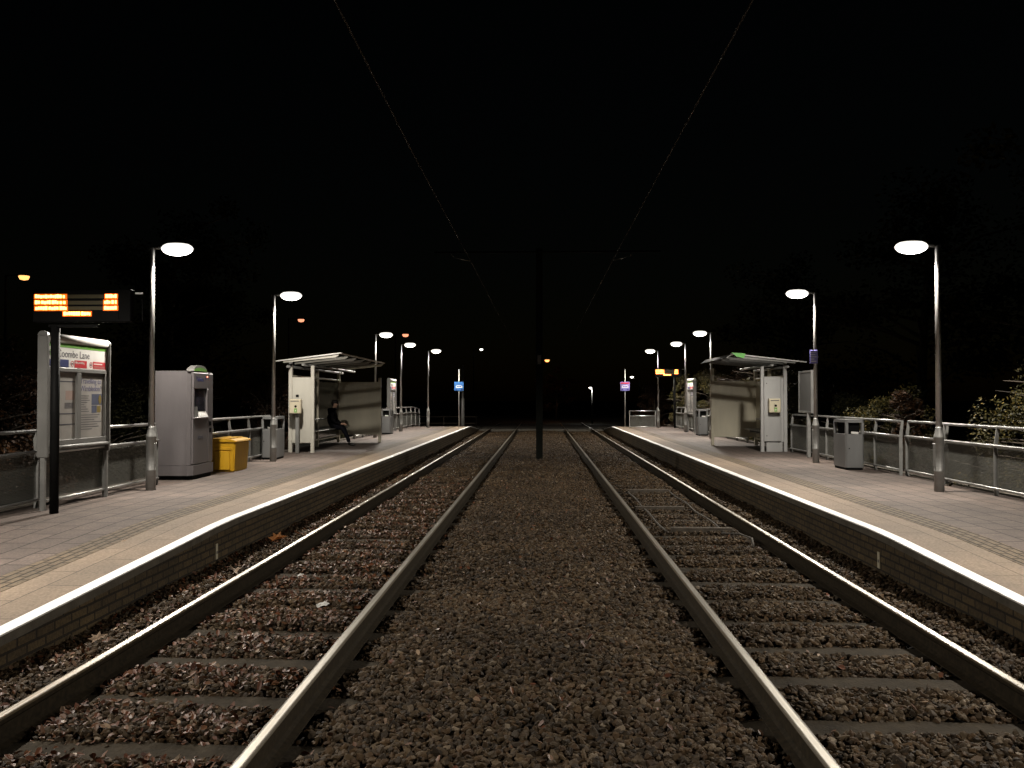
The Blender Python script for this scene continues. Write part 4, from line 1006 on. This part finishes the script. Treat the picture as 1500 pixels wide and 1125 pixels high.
RB = [(8.55, 13.9, 2.75, 1.75, leaf_olive, 'dense olive bush with yellow tips behind the nearest right railing'),
      (10.4, 15.6, 3.4, 1.8, leaf_dark, 'dark bush farther right behind the yellow-tipped bush'),
      (7.9, 18.6, 2.3, 0.6, leaf_rust, 'rusty orange shrub behind the square silver bin'),
      (8.4, 20.8, 2.2, 1.2, leaf_olive, 'low olive shrub behind the blank board on the right'),
      (8.6, 23.6, 2.2, 1.1, leaf_dark, 'dark shrub beside the near end of the right shelter'),
      (8.0, 27.8, 3.0, 1.4, leaf_olive, 'yellow green shrub behind the right shelter'),
      (8.1, 31.0, 3.6, 1.5, leaf_olive, 'yellow green tree behind the far right bin'),
      (8.0, 34.5, 3.7, 1.5, leaf_rust, 'amber autumn tree behind the far right totem'),
      (7.7, 38.2, 3.5, 1.4, leaf_olive, 'olive autumn tree behind the far amber display'),
      (7.2, 42.5, 3.1, 1.2, leaf_olive, 'small olive tree beyond the end railing'),
      (6.4, 48.5, 3.0, 1.1, leaf_rust, 'reddish small tree beyond the mauve tram sign')]
for x, y, h, sp, mt, lb in RB: tree('shrub', lb, 'shrub', x, y, h, sp, mt, SH, 0.12, 52 if y < 14 else 30, 360, 0.030)
LB = [(-8.6, 9.3, 2.6, 1.5, leaf_dark, 'dark shrub behind the left ramp railing'),
      (-8.8, 12.3, 3.0, 1.5, leaf_dark, 'dark shrub behind the station name totem'),
      (-8.7, 15.6, 2.9, 1.4, leaf_rust, 'reddish dark shrub behind the ticket machine'),
      (-8.6, 19.0, 2.6, 1.4, leaf_dark, 'dark shrub behind the railing by the grit bin'),
      (-9.0, 24.5, 3.2, 1.6, leaf_dark, 'dark shrub behind the left shelter'),
      (-8.8, 31.5, 3.1, 1.6, leaf_rust, 'rust tinged shrub beyond the left shelter'),
      (-8.6, 38.5, 3.0, 1.5, leaf_dark, 'dark shrub behind the far left railing')]
for x, y, h, sp, mt, lb in LB: tree('shrub', lb, 'shrub', x - 1.6, y, h, sp, mt, SH, 0.15, 26, 260, 0.038)
TG = 'dark trees standing behind the stop'
TR_ = [(13.0, 18.5, 8.5, 3.6, leaf_dark, 'tall unlit tree at the right edge behind the bushes'),
       (12.0, 27.5, 9.0, 3.6, leaf_dark, 'tall unlit tree behind the right shelter'),
       (12.0, 40.0, 9.0, 3.8, leaf_dark, 'tall unlit tree behind the far right lamp posts'),
       (-15.8, 17.0, 8.5, 3.4, leaf_dark, 'tall unlit tree behind the ticket machine'),
       (-13.2, 29.0, 9.0, 3.0, leaf_dark, 'tall unlit tree behind the left shelter'),
       (-18.0, 45.0, 9.0, 3.8, leaf_dark, 'tall unlit tree behind the far left lamp posts')]
for x, y, h, sp, mt, lb in TR_: tree('tree', lb, 'tree', x, y, h, sp, mt, TG, 0.3, 34, 200, 0.09)
tree('tree', 'distant small tree lit orange by the far street lamp', 'tree', 1.5, 86.0, 4.9, 1.9, leaf_rust, TG, 0.25, 26, 150, 0.10)

# ------------------------------------------------------------------ distant street lamps
def street_lamp(label, x, y, z, material, r, energy=0, color=(1, .5, .2), arm=0.8, pole_r=0.07):
    t = thing('street_lamp', label, 'street lamp', (x, y, -0.4), 0, 'distant street lamps')
    H = z + 0.4
    m = MB(); m.lathe([(pole_r, 0), (pole_r * 0.7, H + 0.1)], 10, (arm, 0, 0)); m.build('pole', galv if energy and material is lensfar else black, t)
    m = MB(); m.tube([(arm, 0, H + 0.08), (r, 0, H + 0.10)], 0.03, 8); m.build('arm', black, t)
    m = MB(); m.lathe([(0, r * 0.9), (r * 0.8, r * 0.6), (r * 1.15, r * 0.2), (0, r * 0.2)], 16, (0, 0, H)); m.build('lamp_head', galv, t)
    m = MB(); m.lathe([(r, r * 0.19), (r * 1.05, 0), (r * 0.8, -r * 0.55), (0, -r * 0.75)], 16, (0, 0, H)); m.build('lens', material, t)
    if energy:
        ld = bpy.data.lights.new('street_light', 'POINT'); ld.energy = energy; ld.color = color; ld.shadow_soft_size = r
        lo = bpy.data.objects.new('street_light', ld); COL.objects.link(lo); lo.parent = t; lo.location = (0, 0, H - r * 1.2)
street_lamp('orange street lamp high at the left edge above the display', -25.0, 40.0, 7.6, sodium, 0.23, arm=-0.9)
street_lamp('reddish street lamp glowing between the two left shelter lamp posts', -17.2, 60.0, 7.35, sodiumred, 0.22, arm=-0.9)
street_lamp('red orange street lamp above the far left lamp posts', -12.1, 75.0, 7.4, sodiumred, 0.27, arm=-0.9)
street_lamp('tiny white distant lamp left of the central mast', -7.1, 100.0, 7.55, lensfar, 0.18, arm=-0.9)
street_lamp('orange street lamp just right of the central mast', 0.55, 80.0, 5.35, sodium, 0.22, 60, (1.0, .40, .16), arm=-0.9)
street_lamp('white lamp on a short lit post beyond the crossing', 4.15, 72.0, 2.65, lensfar, 0.12, 60, (1, .97, .9), arm=0.16, pole_r=0.07)
street_lamp('tiny white lamp above the mauve tram sign', 9.7, 91.0, 4.05, lensfar, 0.17)

# ------------------------------------------------------------------ world, camera, render settings
w = bpy.data.worlds.new('World'); scene.world = w; w.use_nodes = True
nt = w.node_tree; bg = nt.nodes['Background']
sky = nt.nodes.new('ShaderNodeTexSky'); sky.sky_type = 'NISHITA'; sky.sun_disc = False; sky.sun_elevation = R(3); sky.sun_rotation = R(200)
nt.links.new(sky.outputs['Color'], bg.inputs['Color']); bg.inputs['Strength'].default_value = 0.00042
cd = bpy.data.cameras.new('camera'); cam = bpy.data.objects.new('camera', cd); COL.objects.link(cam)
cam.location = (0, 0, 1.71); cam.rotation_euler = (R(90) + math.atan(21.5 / 1240), 0, math.atan(43 / 1240))
cd.sensor_width = 36.0; cd.lens = 36.0 * 1240 / 1500; cd.clip_start = 0.05; cd.clip_end = 2000
scene.camera = cam
scene.view_settings.view_transform = 'Standard'; scene.view_settings.look = 'None'; scene.view_settings.gamma = 1.0; scene.view_settings.exposure = 0.0
scene.render.engine = 'CYCLES'
scene.cycles.use_denoising = True
try: scene.cycles.denoiser = 'OPENIMAGEDENOISE'
except Exception: pass
scene.cycles.max_bounces = 6; scene.cycles.diffuse_bounces = 3; scene.cycles.glossy_bounces = 3; scene.cycles.transparent_max_bounces = 12
scene.cycles.sample_clamp_indirect = 4.0
scene.cycles.caustics_reflective = False; scene.cycles.caustics_refractive = False
